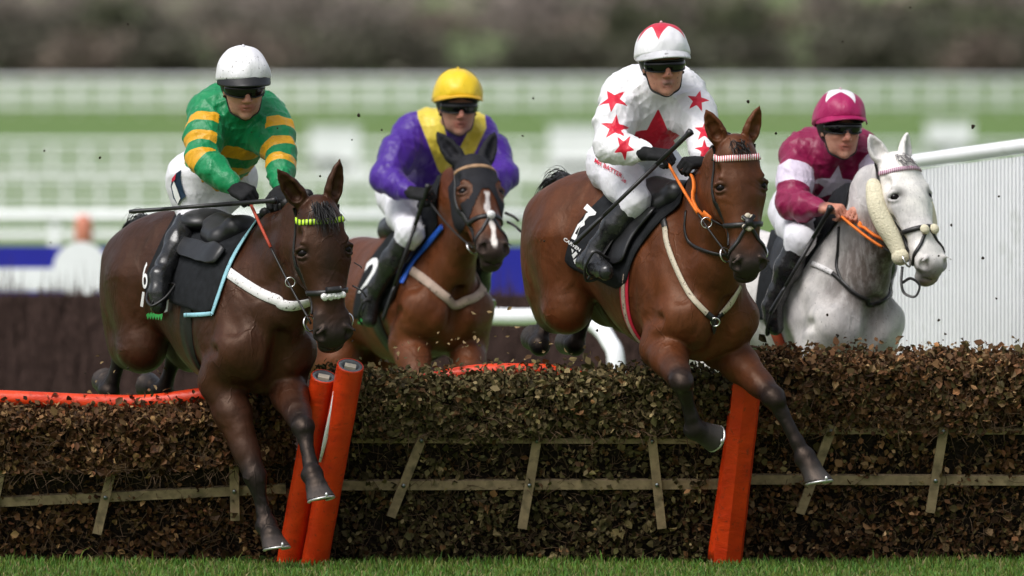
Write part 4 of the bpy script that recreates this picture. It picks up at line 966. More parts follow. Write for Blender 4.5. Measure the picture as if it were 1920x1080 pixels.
SKIN = np.array((.46, .25, .18))
class Rider: pass
def make_rider(c):
    Rd = Rider(); j = {k: np.asarray(v, float) for k, v in c['j'].items()}; Rd.j = j; Rd.c = c
    # head frame
    t, p, ro = (radians(x) for x in c['face']); f = V3(sin(t) * cos(p), -cos(t) * cos(p), -sin(p)); s = V3(cos(t), sin(t), 0); u = np.cross(f, s)
    s, u = s * cos(ro) + u * sin(ro), u * cos(ro) - s * sin(ro); HR = np.stack([f, s, u], 1); hc = j['head']; g = c.get('hsz', 1.1)
    K = lambda a, b, d: hc + HR @ (g * V3(a, b, d)); Rd.K, Rd.HR, Rd.hc, Rd.g = K, HR, hc, g
    nb = (j['shR'] + j['shL']) / 2; pv = (j['hipR'] + j['hipL']) / 2
    up = nrm(nb - pv); sd = j['shL'] - j['shR']; sd = nrm(sd - up * (sd @ up)); fr = np.cross(sd, up); fr = fr if fr[1] < 0 or fr @ f > 0 else -fr
    TR = np.stack([fr, sd, up], 1); Rd.TR, Rd.nb, Rd.pv, Rd.up = TR, nb, pv, up
    allp = np.array([j[k] for k in j]); lo = allp.min(0) - .24; hi = allp.max(0) + .24
    # ---- body: one continuous figure with head, hands and feet
    B = Field(lo, hi, c.get('bres', .006)); Rd.B = B; S = SKIN * np.array(c.get('tone', (1, 1, 1))); cloth = np.array(c['under'])
    he = lambda a, b, d, r, k=.02, col=S, sub=False: B.el(K(a, b, d), np.array(r) * g, HR, k * g, col, sub)
    hr = lambda P, Q, ra, rb, k=.015, col=S, sub=False: B.rc(K(*P), K(*Q), ra * g, rb * g, k * g, col, None, sub)
    he(-.015, 0, .03, (.098, .076, .10)); he(.03, 0, -.03, (.062, .066, .075), .03)
    he(.045, 0, -.075, (.042, .046, .045), .03); he(.075, 0, -.103, (.019, .021, .018), .018)              # jaw, chin
    for q in (-1, 1):
        he(.066, .036 * q, -.022, (.022, .022, .018), .02, S * np.array((1.06, .92, .9)))       # cheek bones
        hr((.03, .052 * q, -.03), (.035, .042 * q, -.085), .018, .016, .02)                       # jaw line
        he(.083, .030 * q, .012, (.016, .017, .012), .012, None, True)                            # eye sockets
        he(.076, .030 * q, .012, (.012, .014, .011), .004, S * .8)
        hr((.088, .012 * q, .028), (.074, .05 * q, .026), .009, .008, .012)                       # brows
        he(.101, .0125 * q, -.036, (.010, .009, .008), .008, S * np.array((1.05, .85, .82)))      # nostril wings
        he(0, .078 * q, -.01, (.02, .008, .03), .008)                                            # ears
    hr((.090, 0, .018), (.115, 0, -.029), .009, .0125, .014, S * np.array((1.08, .9, .88)))       # nose
    lip = S * np.array((.85, .52, .52))
    hr((.088, -.02, -.064), (.088, .02, -.064), .006, .006, .006, lip); hr((.094, -.008, -.062), (.094, .008, -.062), .006, .006, .006, lip)
    hr((.089, -.016, -.076), (.089, .016, -.076), .0065, .0065, .006, lip)
    mo = c.get('mouth', .003)
    B.el(K(.099, 0, -.0695), np.array((.012, .021, mo)) * g, HR, .003, (.10, .03, .03), True)
    if c.get('teeth'): B.box(K(.092, 0, -.0665), np.array((.006, .017, .0055)) * g, HR, .002, .001, (.6, .55, .5))
    neck0 = nb + up * .01; B.rc(K(-.025, 0, -.04), neck0, .054, .064, .04, S)
    ch = pv + (nb - pv) * .66; tl = np.linalg.norm(nb - pv)
    B.el(ch, (.11, .165, max(.19, tl * .45)), TR, .04, cloth); B.rc(pv + up * .06, ch, .115, .12, .05, cloth, (fr, .9)); B.rc(j['hipR'] + up * .02, j['hipL'] + up * .02, .11, .11, .05, cloth)
    B.rc(j['shR'], j['shL'], .062, .062, .05, cloth)
    for q in 'RL':
        B.rc(j['sh' + q], j['el' + q], .054, .044, .03, cloth); B.rc(j['el' + q], j['wr' + q], .044, .029, .02, cloth)
        B.rc(j['hip' + q], j['kn' + q], .095, .06, .05, cloth); B.chain([j['kn' + q], lerp(j['kn' + q], j['an' + q], .35), j['an' + q]], [.055, .055, .036], .03, cloth)
        B.rc(j['an' + q], j['to' + q], .038, .026, .02, cloth)
    Rd.grip = {}
    for q in 'RL':
        hc_ = c['hand' + q]; Rd.grip[q], _ = hand(B, j['wr' + q], hc_[0], hc_[1], hc_[2], S * np.array((1.1, .95, .92)), 1.0, hc_[3] if len(hc_) > 3 else 1.0)
    V, Q = B.mesh(); C = B.colours(V, .006)
    # stubble and flush
    Rd.root = thing('person', c['label'], 'person', pv, 'jockeys riding over the hurdles')
    Rd.body = mesh_np('body', V, Q, M['skin'], Rd.root, True, {'Col': C})
    # ---- silks
    T = Field(lo, hi, c.get('sres', .006)); z = c.get('puff', 1.0); Rd.T = T
    T.el(ch + up * .015, (.14 * z, .190, max(.21, tl * .5)), TR, .06); T.rc(pv + up * .05, ch, .14 * z, .155, .07, None, (fr, .9)); T.rc(j['shR'] - up * .03, j['shL'] - up * .03, .078, .078, .09)
    T.rc(j['hipR'] + up * .05, j['hipL'] + up * .05, .098, .098, .06)
    T.rc(lerp(nb, j['shR'], .6) + V3(0, .07, .045), lerp(nb, j['shL'], .6) + V3(0, .07, .045), .075, .075, .09)
    T.rc(nb, lerp(nb, K(-.02, 0, -.08), .55), .085, .064, .06)
    for q in 'RL':
        a, b, w_ = j['sh' + q], j['el' + q], j['wr' + q]; m = c.get('sl', 1.0); a_ = a - up * .012
        T.chain([a_, lerp(a, b, .5), b], [.070 * m, .076 * m, .070 * m], .075); T.chain([b, lerp(b, w_, .4), lerp(b, w_, .78), lerp(b, w_, .95)], [.070 * m, .064 * m, .047, .035], .035)
        T.rc(lerp(a, ch, .5), lerp(lerp(a, b, .75), pv, .12), .07, .05, .08); T.rc(lerp(b, a, .2) - V3(0, 0, .015), lerp(b, w_, .45) - V3(0, 0, .018), .05 * m, .042 * m, .05)
    if c.get('collar_cut') is not None: pass
    T.wrinkle(c.get('wamp', .0078), 12, c.get('seed', 1), up); T.wrinkle(c.get('wamp', .0078) * .45, 25, c.get('seed', 1) + 9, up)
    T.wrinkle(.0034, 21, c.get('seed', 1) + 31, nrm(up + sd * .5 / max(.1, np.linalg.norm(sd))), 5, .15); T.wrinkle(.0022, 38, c.get('seed', 1) + 41, nrm(up - sd * .5), 5, .15)
    T.cutplane(pv + up * c.get('hem', .02) , -up + fr * c.get('hemtilt', 0.0))
    V, Q = T.mesh(); N = T.grad(V); N /= np.maximum(1e-6, np.linalg.norm(N, axis=1))[:, None]
    # parameters of the cloth: which sleeve, how far along it
    arm = np.zeros(len(V), int); tarm = np.zeros(len(V)); best = np.abs(((V - ch) @ TR)[:, 1]) * 0 + .5
    for i, q in enumerate('RL'):
        a, b, w_ = j['sh' + q], j['el' + q], j['wr' + q]; L1, L2 = np.linalg.norm(b - a), np.linalg.norm(w_ - b)
        d1 = (b - a) / L1; d2 = (w_ - b) / L2
        t1 = np.clip((V - a) @ d1, -.15, L1); t2 = np.clip((V - b) @ d2, 0, L2)
        r1 = np.linalg.norm(V - a - t1[:, None] * d1, axis=1); r2 = np.linalg.norm(V - b - t2[:, None] * d2, axis=1)
        rr = np.minimum(r1, r2); tt = np.where(r1 < r2, np.minimum((V - a) @ d1, L1), L1 + np.maximum((V - b) @ d2, 0))
        tor = (V - ch) @ TR; outside = np.abs(tor[:, 1]) > .0
        m = (rr < .128) & (tt > .02) & (((V - nb) @ sd) * (1 if q == 'L' else -1) > .105); arm[m] = i + 1; tarm[m] = tt[m]
    ctx = dict(V=V, N=N, arm=arm, t=tarm, tor=(V - ch) @ TR, TR=TR, ch=ch, Rd=Rd)
    attrs = c['pattern'](ctx); Rd.ctx = ctx
    mesh_np('silks', V, Q, c['silk'], Rd.root, True, attrs)
    # ---- breeches
    G = Field(lo, hi, .007); Rd.G = G
    G.rc(j['hipR'] + up * .02, j['hipL'] + up * .02, .128, .128, .05); G.rc(pv, pv + up * .16, .13, .125, .05, None, (fr, .9))
    for q in 'RL':
        k_ = j['kn' + q]; G.chain([j['hip' + q], lerp(j['hip' + q], k_, .5), k_], [.122, .098, .072], .05); G.rc(k_, lerp(k_, j['an' + q], .3), .068, .058, .03)
    G.wrinkle(.0048, 16, c.get('seed', 1) + 3, V3(.3, -.5, .8)); G.wrinkle(.0018, 34, c.get('seed', 1) + 5); V, Q = G.mesh(); mesh_np('breeches', V, Q, c['breeches'], Rd.root)
    # ---- boots
    for q in 'RL':
        k_, a_, t_ = j['kn' + q], j['an' + q], j['to' + q]; ps = np.array([k_, a_, t_]); X = Field(ps.min(0) - .12, ps.max(0) + .12, .006)
        top = lerp(k_, a_, c.get('boottop', .14)); X.chain([top, lerp(top, a_, .35), lerp(top, a_, .8), a_], [.064, .064, .046, .044], .03)
        fd = nrm(t_ - a_); sh = nrm(a_ - k_); heel = a_ + sh * .045 - fd * .03
        X.rc(heel, lerp(heel, t_, .5), .036, .042, .03); X.rc(a_ + fd * .02, t_, .044, .032, .03); X.rc(lerp(a_, t_, .5) + sh * .03, t_ + sh * .012, .036, .032, .03)
        X.wrinkle(.002, 30, 7); X.cutplane(top, nrm(k_ - a_)); V, Q = X.mesh(); mesh_np('boot', V, Q, M['boot'], Rd.root)
        Rd.__dict__['foot' + q] = (a_, t_, sh, fd, heel)
    # ---- gloves
    if c.get('gloves', True):
        for q in 'RL':
            w_ = j['wr' + q]; X = Field(w_ - .17, w_ + .17, .0036); hc_ = c['hand' + q]
            hand(X, w_, hc_[0], hc_[1], hc_[2], None, 1.06, hc_[3] if len(hc_) > 3 else 1.0); X.F -= .0010
            X.rc(w_ - nrm(hc_[0]) * .035, w_, .037, .033, .012); V, Q = X.mesh(); mesh_np('glove', V, Q, M['glove'], Rd.root)
    # ---- helmet
    hx = c.get('hx', 1.0); V = []; Fs = []; nu, nv = 22, 56
    rr_ = c.get('rim', .056); rim = lambda a: -.030 + (.030 + rr_) * (.5 + .5 * cos(a)) ** .8
    r = np.random.RandomState(c.get('seed', 1)); ph = r.uniform(0, 6, 8)
    for i in range(nu + 1):
        for k in range(nv):
            a = 2 * pi * k / nv; el = pi / 2 * (1 - i / nu); z0 = rim(a)
            ce = cos(el) ** .86; t_ = i / nu; x, y, zz = ce * cos(a) * .138, ce * sin(a) * .114, z0 * t_ ** 2 + .158 * sin(el) ** .95
            bulge = 1 + .018 * sin(3 * a + ph[0] + 5 * el) * cos(el) + .010 * sin(7 * a + ph[1] - 6 * el) * cos(el) + .008 * sin(13 * a + ph[2]) * cos(el) ** 3
            V.append(K(-.012 + x * bulge * hx, y * bulge * hx, .012 + zz * bulge * hx))
    for i in range(nu):
        for k in range(nv): a, b = i * nv + k, i * nv + (k + 1) % nv; Fs.append((a, b, b + nv, a + nv)) if i else Fs.append((a, b, b + nv, a + nv))
    n0 = len(V)                                                     # turned-under rim
    for k in range(nv): q = V[nu * nv + k]; V.append(q + (K(-.012, 0, 0) - K(0, 0, 0)) * 0 + (hc - q) * .10 - HR[:, 2] * .004)
    for k in range(nv): a, b = nu * nv + k, nu * nv + (k + 1) % nv; Fs.append((a, b, n0 + (k + 1) % nv, n0 + k))
    V = np.array(V); hat = (V - hc) @ HR / g
    mesh_np('helmet', V, Fs, c['hat'], Rd.root, True, c['hatpat'](hat, V) if c.get('hatpat') else {'m1': np.full(len(V), -1.0)})
    # pompon on the crown
    MB().ball(K(-.012, 0, .173 * hx), .0075, 8).build('pompon', c['hat'], Rd.root)
    # peak
    pk = c.get('peak', (.055, -.25, M['blackcap'])); V = []; Fs = []; m = 24
    for lay, dz in ((0, 0), (1, -.006)):
        for i in range(7):
            for k in range(m + 1):
                a = radians(lerp(-78, 78, k / m)); ca = max(0, cos(a * 90 / 80)); ext = pk[0] * (i / 6) * ca ** .8
                x = cos(a) * (.140 * hx) + ext - .006; y = sin(a) * .1135 * hx * (1 + .02 * i / 6); V.append(K(-.012 + x, y, .012 + rim(a) + pk[1] * ext - .018 * (abs(sin(a)) ** 2) * (i / 6) + dz + .004))
    row = m + 1; n1 = 7 * row
    for i in range(6):
        for k in range(m):
            a = i * row + k; Fs.append((a, a + 1, a + row + 1, a + row)); b = n1 + a; Fs.append((b, b + row, b + row + 1, b + 1))
    for k in range(m): a = 6 * row + k; Fs.append((a, a + 1, n1 + a + 1, n1 + a))
    mesh_np('helmet_peak', V, Fs, pk[2], Rd.root, True, {'m1': np.full(len(V), -1.0)})
    # cap lining / skull cap down to the ears
    X = Field(hc - .22, hc + .22, .006); X.el(K(-.022, 0, .02), np.array((.112, .094, .105)) * g, HR); X.el(K(.11, 0, -.075), np.array((.095, .066, .125)) * g, HR, .012, None, True)
    X.cutplane(K(0, 0, -.085), -HR[:, 2]); X.cutplane(K(0, 0, .09), HR[:, 2]); V, Q = X.mesh(); mesh_np('helmet_lining', V, Q, c.get('lining', M['blackcap']), Rd.root)
    for q in (-1, 1):
        P = [K(.012, .083 * q, -.03), K(.022, .075 * q, -.07), K(.045, .05 * q, -.108), K(.06, .018 * q, -.127), K(.062, 0, -.130)]
        VF = strap(B, catmull(P, 6), .016, .004); mesh_np('chin_strap', VF[0], VF[1], M['leather'], Rd.root)
    # goggles: a curved lens and its strap
    V = []; Fs = []; n = 26; gz = c.get('gz', .010)
    prof = [(-.0215, -.010), (-.021, .0), (-.014, .004), (0, .006), (.014, .004), (.021, .0), (.0215, -.010)]
    for i in range(n + 1):
        a = radians(lerp(-76, 76, i / n)); b = abs(i / n * 2 - 1); hgt = 1 - .28 * b ** 3; nose = .009 * math.exp(-(a / .17) ** 2)
        for z_, o_ in prof:
            x = cos(a) * (.094 + o_) + .014; y = sin(a) * (.084 + o_)
            zz = z_ * hgt * 1.12 + (nose if z_ < 0 else 0); V.append(K(x, y, gz + zz))
    k = len(prof)
    for i in range(n):
        for q in range(k - 1): a = i * k + q; Fs.append((a, a + 1, a + k + 1, a + k))
    Fs += [tuple(range(k))[::-1], tuple(n * k + i for i in range(k))]
    go = mesh_np('goggles', V, Fs, M['goggle'], Rd.root)
    for z_ in (prof[1], prof[-2]):
        P = []
        for i in range(n + 1):
            a = radians(lerp(-76, 76, i / n)); b = abs(i / n * 2 - 1); nose = .009 * math.exp(-(a / .17) ** 2) if z_[0] < 0 else 0
            P.append(K(cos(a) * .096 + .014, sin(a) * .086, gz + z_[0] * (1 - .28 * b ** 3) * 1.12 + nose))
        b = MB().tube(P, .0036, 6); b.build('goggle_frame', M['gframe'], Rd.root)
    return Rd

def whip(label, a, b, grip_end):
    "a riding whip from butt a to flap end b"
    a, b = np.asarray(a), np.asarray(b); d = nrm(b - a); root = thing('whip', label, 'whip', a, 'whips held by the jockeys')
    m = MB(); m.tube([a - d * .02, a - d * .015, a, a + d * .02, lerp(a, b, .28)], [.006, .018, .017, .0118, .011], 10); m.build('whip_handle', M['whip'], root)
    m = MB(); m.tube([lerp(a, b, .28), lerp(a, b, .55), lerp(a, b, .78)], [.0105, .0095, .009], 8); m.build('whip_shaft', M['leather'], root)
    m = MB(); m.tube([lerp(a, b, .74), lerp(a, b, .78), lerp(a, b, .97), b], [.009, .016, .019, .014], 10, True, .6); m.build('whip_flap', M['whip'], root)
    return root
setup_mats()
def bay_paint(mix_black=1.0, star=None, face_dark=.0):
    def f(H, V, HV, TV, C):
        a, b, s = HV[:, 0], HV[:, 1], HV[:, 2]; head = (a > -.3) & (a < .75) & (np.abs(s) < .2) & (b > -.3)
        blk = np.array(H.c['dark'])
        w = sm(a, .50, .58) * head * (b > -.22); C = C * (1 - w[:, None]) + w[:, None] * np.array(H.c['muzzle'])
        if face_dark:
            w = face_dark * np.exp(-((a - .27) / .13) ** 2 - (s / .05) ** 2) * head * (b > -.1); C = C * (1 - w[:, None]) + w[:, None] * blk
        w = np.exp(-(((a - .212) / .038) ** 2 + ((np.abs(s) - .10) / .036) ** 2 + ((b + .035) / .045) ** 2)) * .85; C = C * (1 - w[:, None]) + w[:, None] * blk
        return C
    return f
def h2_paint(H, V, HV, TV, C):
    C = bay_paint()(H, V, HV, TV, C); a, b, s = HV.T; head = (a > -.1) & (a < .75) & (np.abs(s) < .2) & (b > -.09)
    w = sm(.016 - np.abs(s - .006 * np.sin(a * 30)) + .004 * np.sin(a * 60), 0, .006) * sm(a, .24, .26) * sm(a, .60, .57) * head
    return C * (1 - w[:, None]) + w[:, None] * np.array((.75, .72, .7))
def grey_paint(H, V, HV, TV, C):
    a, b, s = HV.T; head = (a > -.3) & (a < .75) & (np.abs(s) < .2) & (b > -.3)
    w = .8 * sm(b, -.26, -.1) * (a > -.3) * (a < .75) * (np.abs(s) < .22); C = C * (1 - w[:, None]) + w[:, None] * np.array((.84, .83, .83))
    w = sm(a, .53, .62) * head * .8; C = C * (1 - w[:, None]) + w[:, None] * np.array((.16, .15, .15))
    w = sm(a, .62, .66) * head; C = C * (1 - w[:, None]) + w[:, None] * np.array((.3, .2, .16))
    w = np.exp(-(((a - .208) / .03) ** 2 + ((np.abs(s) - .095) / .03) ** 2)) * .85 * (b > -.1); C = C * (1 - w[:, None]) + w[:, None] * np.array((.06, .055, .055))
    return C
def grey_mud(H, V, HV, TV):
    x, y, z = TV.T; P = np.array([H.L(.55, 0, 0), H.K(.3, -.25, 0)])
    d = P[1] - P[0]; t = np.clip(((V - P[0]) @ d) / (d @ d), -.6, 1); q = V - (P[0] + t[:, None] * d)
    rad = np.linalg.norm(q, axis=1); front = sm(x, .35, .6)
    return np.clip(np.exp(-(rad / .20) ** 4) * front * (1 - .5 * sm(t, -.1, -.5)), 0, 1) * sm(HV[:, 1], -.12, -.2)

BAY_EAR = ((-1, .12, -.42), (-1, .1, .3))
cfg1 = dict(O=W(405, 578, 0.0), yaw=27, pitch=8, poll=W(603, 380, -.95), muz=W(634, 641, -1.02), hyaw=17, ear=((-1, .35, -.62), (-1, .35, .22)), res=.0065, bend=.03,
    body=(.038, .013, .0062), dark=(.007, .007, .008), muzzle=(.017, .014, .014), hoof=(.05, .045, .045), mat='bay_dark', paint=bay_paint(face_dark=.6),
    label='dark bay racehorse with yellow browband, landing over the hurdle under the green jockey',
    legs=dict(FR=(W(478, 893, -.60), W(500, 985, -.62), W(519, 1027, -.72)), FL=(W(568, 800, -.82), W(586, 890, -.95), W(602, 935, -1.04)),
              HR=(W(230, 655, .72), W(205, 735, .78), W(196, 712, .9)), HL=(W(330, 662, .8), W(306, 735, .85), W(275, 722, .98))),
    sole=dict(FR=(.12, -.12, -1), FL=(.2, -.15, -1)))
cfg2 = dict(O=W(750, 565, 3.5), yaw=25, pitch=-8, poll=W(893, 292, 2.65), muz=W(934, 468, 2.3), hyaw=24, hroll=.05, ear=((-1, .3, -.62), (-1, .3, .42)), res=.0075,
    body=(.095, .028, .0095), dark=(.012, .010, .010), muzzle=(.022, .016, .015), hoof=(.05, .045, .045), mat='chestnut', paint=h2_paint, earcol=(.012, .012, .014),
    label='bright bay racehorse with white face stripe and black ear hood',
    legs=dict(FR=(W(790, 735, 2.75), W(770, 810, 3.1), W(775, 850, 3.2)), FL=(W(880, 735, 2.8), W(870, 810, 3.15), W(872, 850, 3.25)),
              HR=(W(650, 790, 4.4), W(668, 925, 4.3), W(680, 985, 4.2)), HL=(W(735, 790, 4.6), W(750, 920, 4.45), W(758, 978, 4.35))))
cfg3 = dict(earlen=.165, O=W(1218, 510, -.2), yaw=30, pitch=10, poll=W(1386, 264, -1.15), muz=W(1412, 508, -1.25), hyaw=15, ear=((-1, .35, -.42), (-1, .35, .33)), res=.0065,
    body=(.090, .027, .0092), dark=(.007, .007, .008), muzzle=(.020, .017, .017), hoof=(.05, .048, .048), mat='bay', paint=bay_paint(face_dark=.45),
    label='bay racehorse with red and white browband and number 7 saddle cloth',
    legs=dict(FR=(W(1278, 715, -1.03), W(1303, 805, -.93), W(1340, 822, -.86)), FL=(W(1450, 745, -.80), W(1510, 858, -.83), W(1536, 903, -.88)),
              HR=(W(1025, 590, .65), W(1012, 648, .55), W(1000, 632, .68)), HL=(W(1108, 565, .7), W(1078, 648, .75), W(1064, 640, .9))),
    sole=dict(FL=(.15, -.1, -1)))
cfg4 = dict(earlen=.135, O=W(1490, 569, 1.5), yaw=30, pitch=-3, poll=W(1692, 290, .65), muz=W(1766, 501, .44), ws=1.22, hyaw=36, ear=((-1, .3, -.38), (-1, .3, .3)), res=.009,
    body=(.66, .65, .66), dark=(.2, .19, .19), muzzle=(.2, .19, .19), hoof=(.1, .09, .09), mat='grey', paint=grey_paint, mudf=grey_mud, earcol=(.5, .49, .49),
    label='muddy grey racehorse with cream fleece cheek rolls, in front of the white slatted wing',
    legs=dict(FR=(W(1530, 740, 1.0), W(1520, 840, 1.25), W(1524, 880, 1.35)), FL=(W(1650, 745, .95), W(1645, 845, 1.2), W(1650, 885, 1.3)),
              HR=(W(1380, 800, 2.2), W(1395, 930, 2.15), W(1405, 1000, 2.05)), HL=(W(1470, 800, 2.4), W(1485, 930, 2.3), W(1495, 1000, 2.2))))
HS = []
for c in (cfg1, cfg2, cfg3, cfg4):
    c['mat'] = M[c['mat']]; HS.append(make_horse(c))
H1, H2, H3, H4 = HS
setup_rider_mats()
def side_leg(H, kn, an, to, offs=(.08, .075, .075)):
    "the near leg lies against the horse's flank; the far leg mirrors it"
    out = {}
    for k, p, o in (('kn', kn, offs[0]), ('an', an, offs[1]), ('to', to, offs[2])):
        P, hit = H.F.pick([p[:2]], .004); q = P[0] if hit[0] else W(*p)
        if hit[0] and len(p) > 2 and p[2] is not None and abs(q[1] - p[2]) > .6: q = W(*p)
        n = H.F.grad(q, .03); n = nrm(n) if hit[0] else V3(0, 0, 0); v = nrm(q - V3(0, -CAM_D, CAM_H)); q = q - v * (o / max(.4, -(n @ v))) if hit[0] else q
        s_ = (CAM_D + q[1]) / FPX; q = W(p[0], p[1], q[1]); out[k + 'R'] = q; out[k + 'L'] = mirror_pts(H, q[None])[0]
    return out

NEG = -1.0
def bands(t, spans):
    o = np.full(len(t), NEG)
    for a, b in spans: o = np.maximum(o, np.minimum(t - a, b - t))
    return o
def pat1(x):
    "gold hoops on body and sleeves"
    up = x['tor'][:, 2] + .03 * np.exp(-((x['tor'][:, 1]) / .05) ** 2) * 0
    m = bands(up, ((.01, .085), (-.135, -.065), (-.275, -.205)))
    ma = bands(x['t'], ((.085, .145), (.20, .25), (.305, .35)))
    return {'m1': np.where(x['arm'] > 0, ma, m)}
def poly_sd(P, poly):
    "signed distance to a polygon, positive inside"
    poly = np.asarray(poly, float); d = np.full(len(P), 1e9); ins = np.zeros(len(P), bool)
    for i in range(len(poly)):
        a, b = poly[i], poly[(i + 1) % len(poly)]; e = b - a; w = P - a; t = np.clip((w @ e) / (e @ e), 0, 1); d = np.minimum(d, np.linalg.norm(w - t[:, None] * e, axis=1))
        c = (a[1] > P[:, 1]) != (b[1] > P[:, 1]); ins ^= c & (P[:, 0] < (b[0] - a[0]) * (P[:, 1] - a[1]) / (b[1] - a[1] + 1e-12) + a[0])
    return np.where(ins, d, -d)
def pat2(x):
    "a yellow yoke that runs over the shoulders to a point on the chest"
    V = x['V']; s = FPX / (CAM_D + V[:, 1]); P = np.stack([960 + V[:, 0] * s, HOR - (V[:, 2] - CAM_H) * s], 1)
    d = np.maximum(poly_sd(P, [(776, 170), (822, 168), (826, 215), (846, 285), (872, 330), (838, 338), (822, 320), (800, 262), (784, 222)]), poly_sd(P, [(884, 200), (908, 206), (912, 240), (892, 282), (862, 334), (842, 336), (850, 300), (876, 250)]))
    return {'m1': np.where(x['N'][:, 1] < .55, d / 370.0, NEG)}
def starset(lst):
    def f(x):
        T = x['Rd'].T; m = np.full(len(x['V']), NEG)
        for px, py, R_, rot, sx in lst:
            P, hit = T.pick([(px, py)]); n = T.grad(P, .03)[0]; n = nrm(n); n = nrm(n + V3(0, -1, 0) * 1.6); R_ = R_ * 1.12
            m = np.maximum(m, star_mask(x['V'], x['N'], P[0], n, V3(0, 0, 1), R_, rot, sx))
        return {'m1': m}
    return f
def pat4(x):
    T = x['Rd'].T; P, hit = T.pick([(1566, 348)]); n = nrm(nrm(T.grad(P, .03)[0]) + V3(0, -1, 0))
    m = star_mask(x['V'], x['N'], P[0], n, V3(.05, 0, 1), .115, 0, 1.15)
    a = np.minimum(x['t'] - .12, .235 - x['t']); return {'m1': np.where(x['arm'] > 0, a, m)}
def hat3(hat, V):
    "a red star spread over the crown"
    q = hat - V3(-.012, 0, .012); az = np.arctan2(q[:, 1], q[:, 0]); co = np.arccos(np.clip(q[:, 2] / np.linalg.norm(q, axis=1), -1, 1)); r = co * .135
    return {'m1': star_sdf(r * np.sin(az + .3), r * np.cos(az + .3), .125)}
def hat4(hat, V):
    q = hat - V3(-.012, 0, .012); az = np.arctan2(q[:, 1], q[:, 0]); co = np.arccos(np.clip(q[:, 2] / np.linalg.norm(q, axis=1), -1, 1)); r = co * .135
    return {'m1': star_sdf(r * np.sin(az - .3), r * np.cos(az - .3), .115)}
WHITE = (.78, .77, .79)
M['silk1'] = silk_mat('green_gold_silk', (.004, .22, .075), [(.72, .36, .012)], mud=.72)
M['silk2'] = silk_mat('purple_yellow_silk', (.055, .012, .24), [(.70, .55, .06)], mud=.8)
M['silk3'] = silk_mat('white_red_star_silk', WHITE, [(.62, .010, .035)], mud=.76)
M['silk4'] = silk_mat('maroon_white_silk', (.23, .006, .055), [(.70, .62, .74)], mud=.78)
M['hat1'] = silk_mat('white_cap_silk', WHITE, [], mud=.68, rough=.5)
M['hat2'] = silk_mat('yellow_cap_silk', (.80, .55, .02), [], mud=.73, rough=.4)
M['hat3'] = silk_mat('white_red_star_cap_silk', WHITE, [(.58, .02, .05)], mud=.76)
M['hat4'] = silk_mat('maroon_star_cap_silk', (.35, .008, .09), [(.80, .76, .80)], mud=.8)
M['breech'] = silk_mat('white_breeches_cloth', (.74, .73, .77), [], rough=.6, mud=.74)
M['peakgrey'] = plain('pale_grey_peak', (.50, .50, .52), .5, .3, var=.15, dirt=((.1, .09, .09), 25, .6, .7))
M['hat4p'] = plain('maroon_peak', (.30, .008, .08), .5, .3, var=.15)
M['hat2p'] = plain('amber_peak', (.62, .36, .02), .45, .35, var=.2)

R1 = make_rider(dict(label='jockey in green and gold hooped silks with plain white helmet', face=(12, 15, 2), hsz=1.12, under=(.05, .1, .06), silk=M['silk1'], pattern=pat1, hat=M['hat1'], breeches=M['breech'], seed=3, hem=.05,
    peak=(.045, -.55, M['blackcap']), gz=.004, mouth=.002,
    j=dict(dict(head=W(456, 163, -.36), shR=W(390, 204, -.16), shL=W(506, 214, -.14), elR=W(378, 298, -.36), wrR=W(440, 352, -.50), elL=W(528, 290, -.30), wrL=W(527, 358, -.46),
           hipR=W(362, 338, .18), hipL=W(428, 336, .26)), **side_leg(H1, (362, 400, -.1), (302, 515, .1), (297, 572, .0))),
    handR=((.62, -.55, -.35), (-.35, -.55, .75), (.6, .1, .5)), handL=((-.05, -.75, -.45), (.1, -.55, .8), (-1, 0, .2))))
R2 = make_rider(dict(label='jockey in purple silks with yellow yoke and yellow helmet', face=(10, 8, 0), hsz=1.12, under=(.05, .02, .1), silk=M['silk2'], pattern=pat2, hat=M['hat2'], breeches=M['breech'], seed=5, hem=.04, puff=1.05, sl=1.08,
    peak=(.03, -.2, M['hat2p']), gz=.006, bres=.007, sres=.008, tone=(.95, .95, .95),
    j=dict(dict(head=W(858, 200, 3.05), shR=W(768, 248, 3.25), shL=W(905, 250, 3.3), elR=W(720, 335, 3.05), wrR=W(776, 362, 2.85), elL=W(945, 330, 3.0), wrL=W(905, 372, 2.8),
           hipR=W(752, 366, 3.62), hipL=W(822, 360, 3.68)), **side_leg(H2, (770, 436, 3.3), (698, 556, 3.4), (694, 598, 3.3))),
    handR=((.62, -.5, -.1), (-.2, -.5, .8), (.3, .2, .8)), handL=((-.4, -.6, -.2), (.1, -.5, .8), (-.3, 0, .8))))
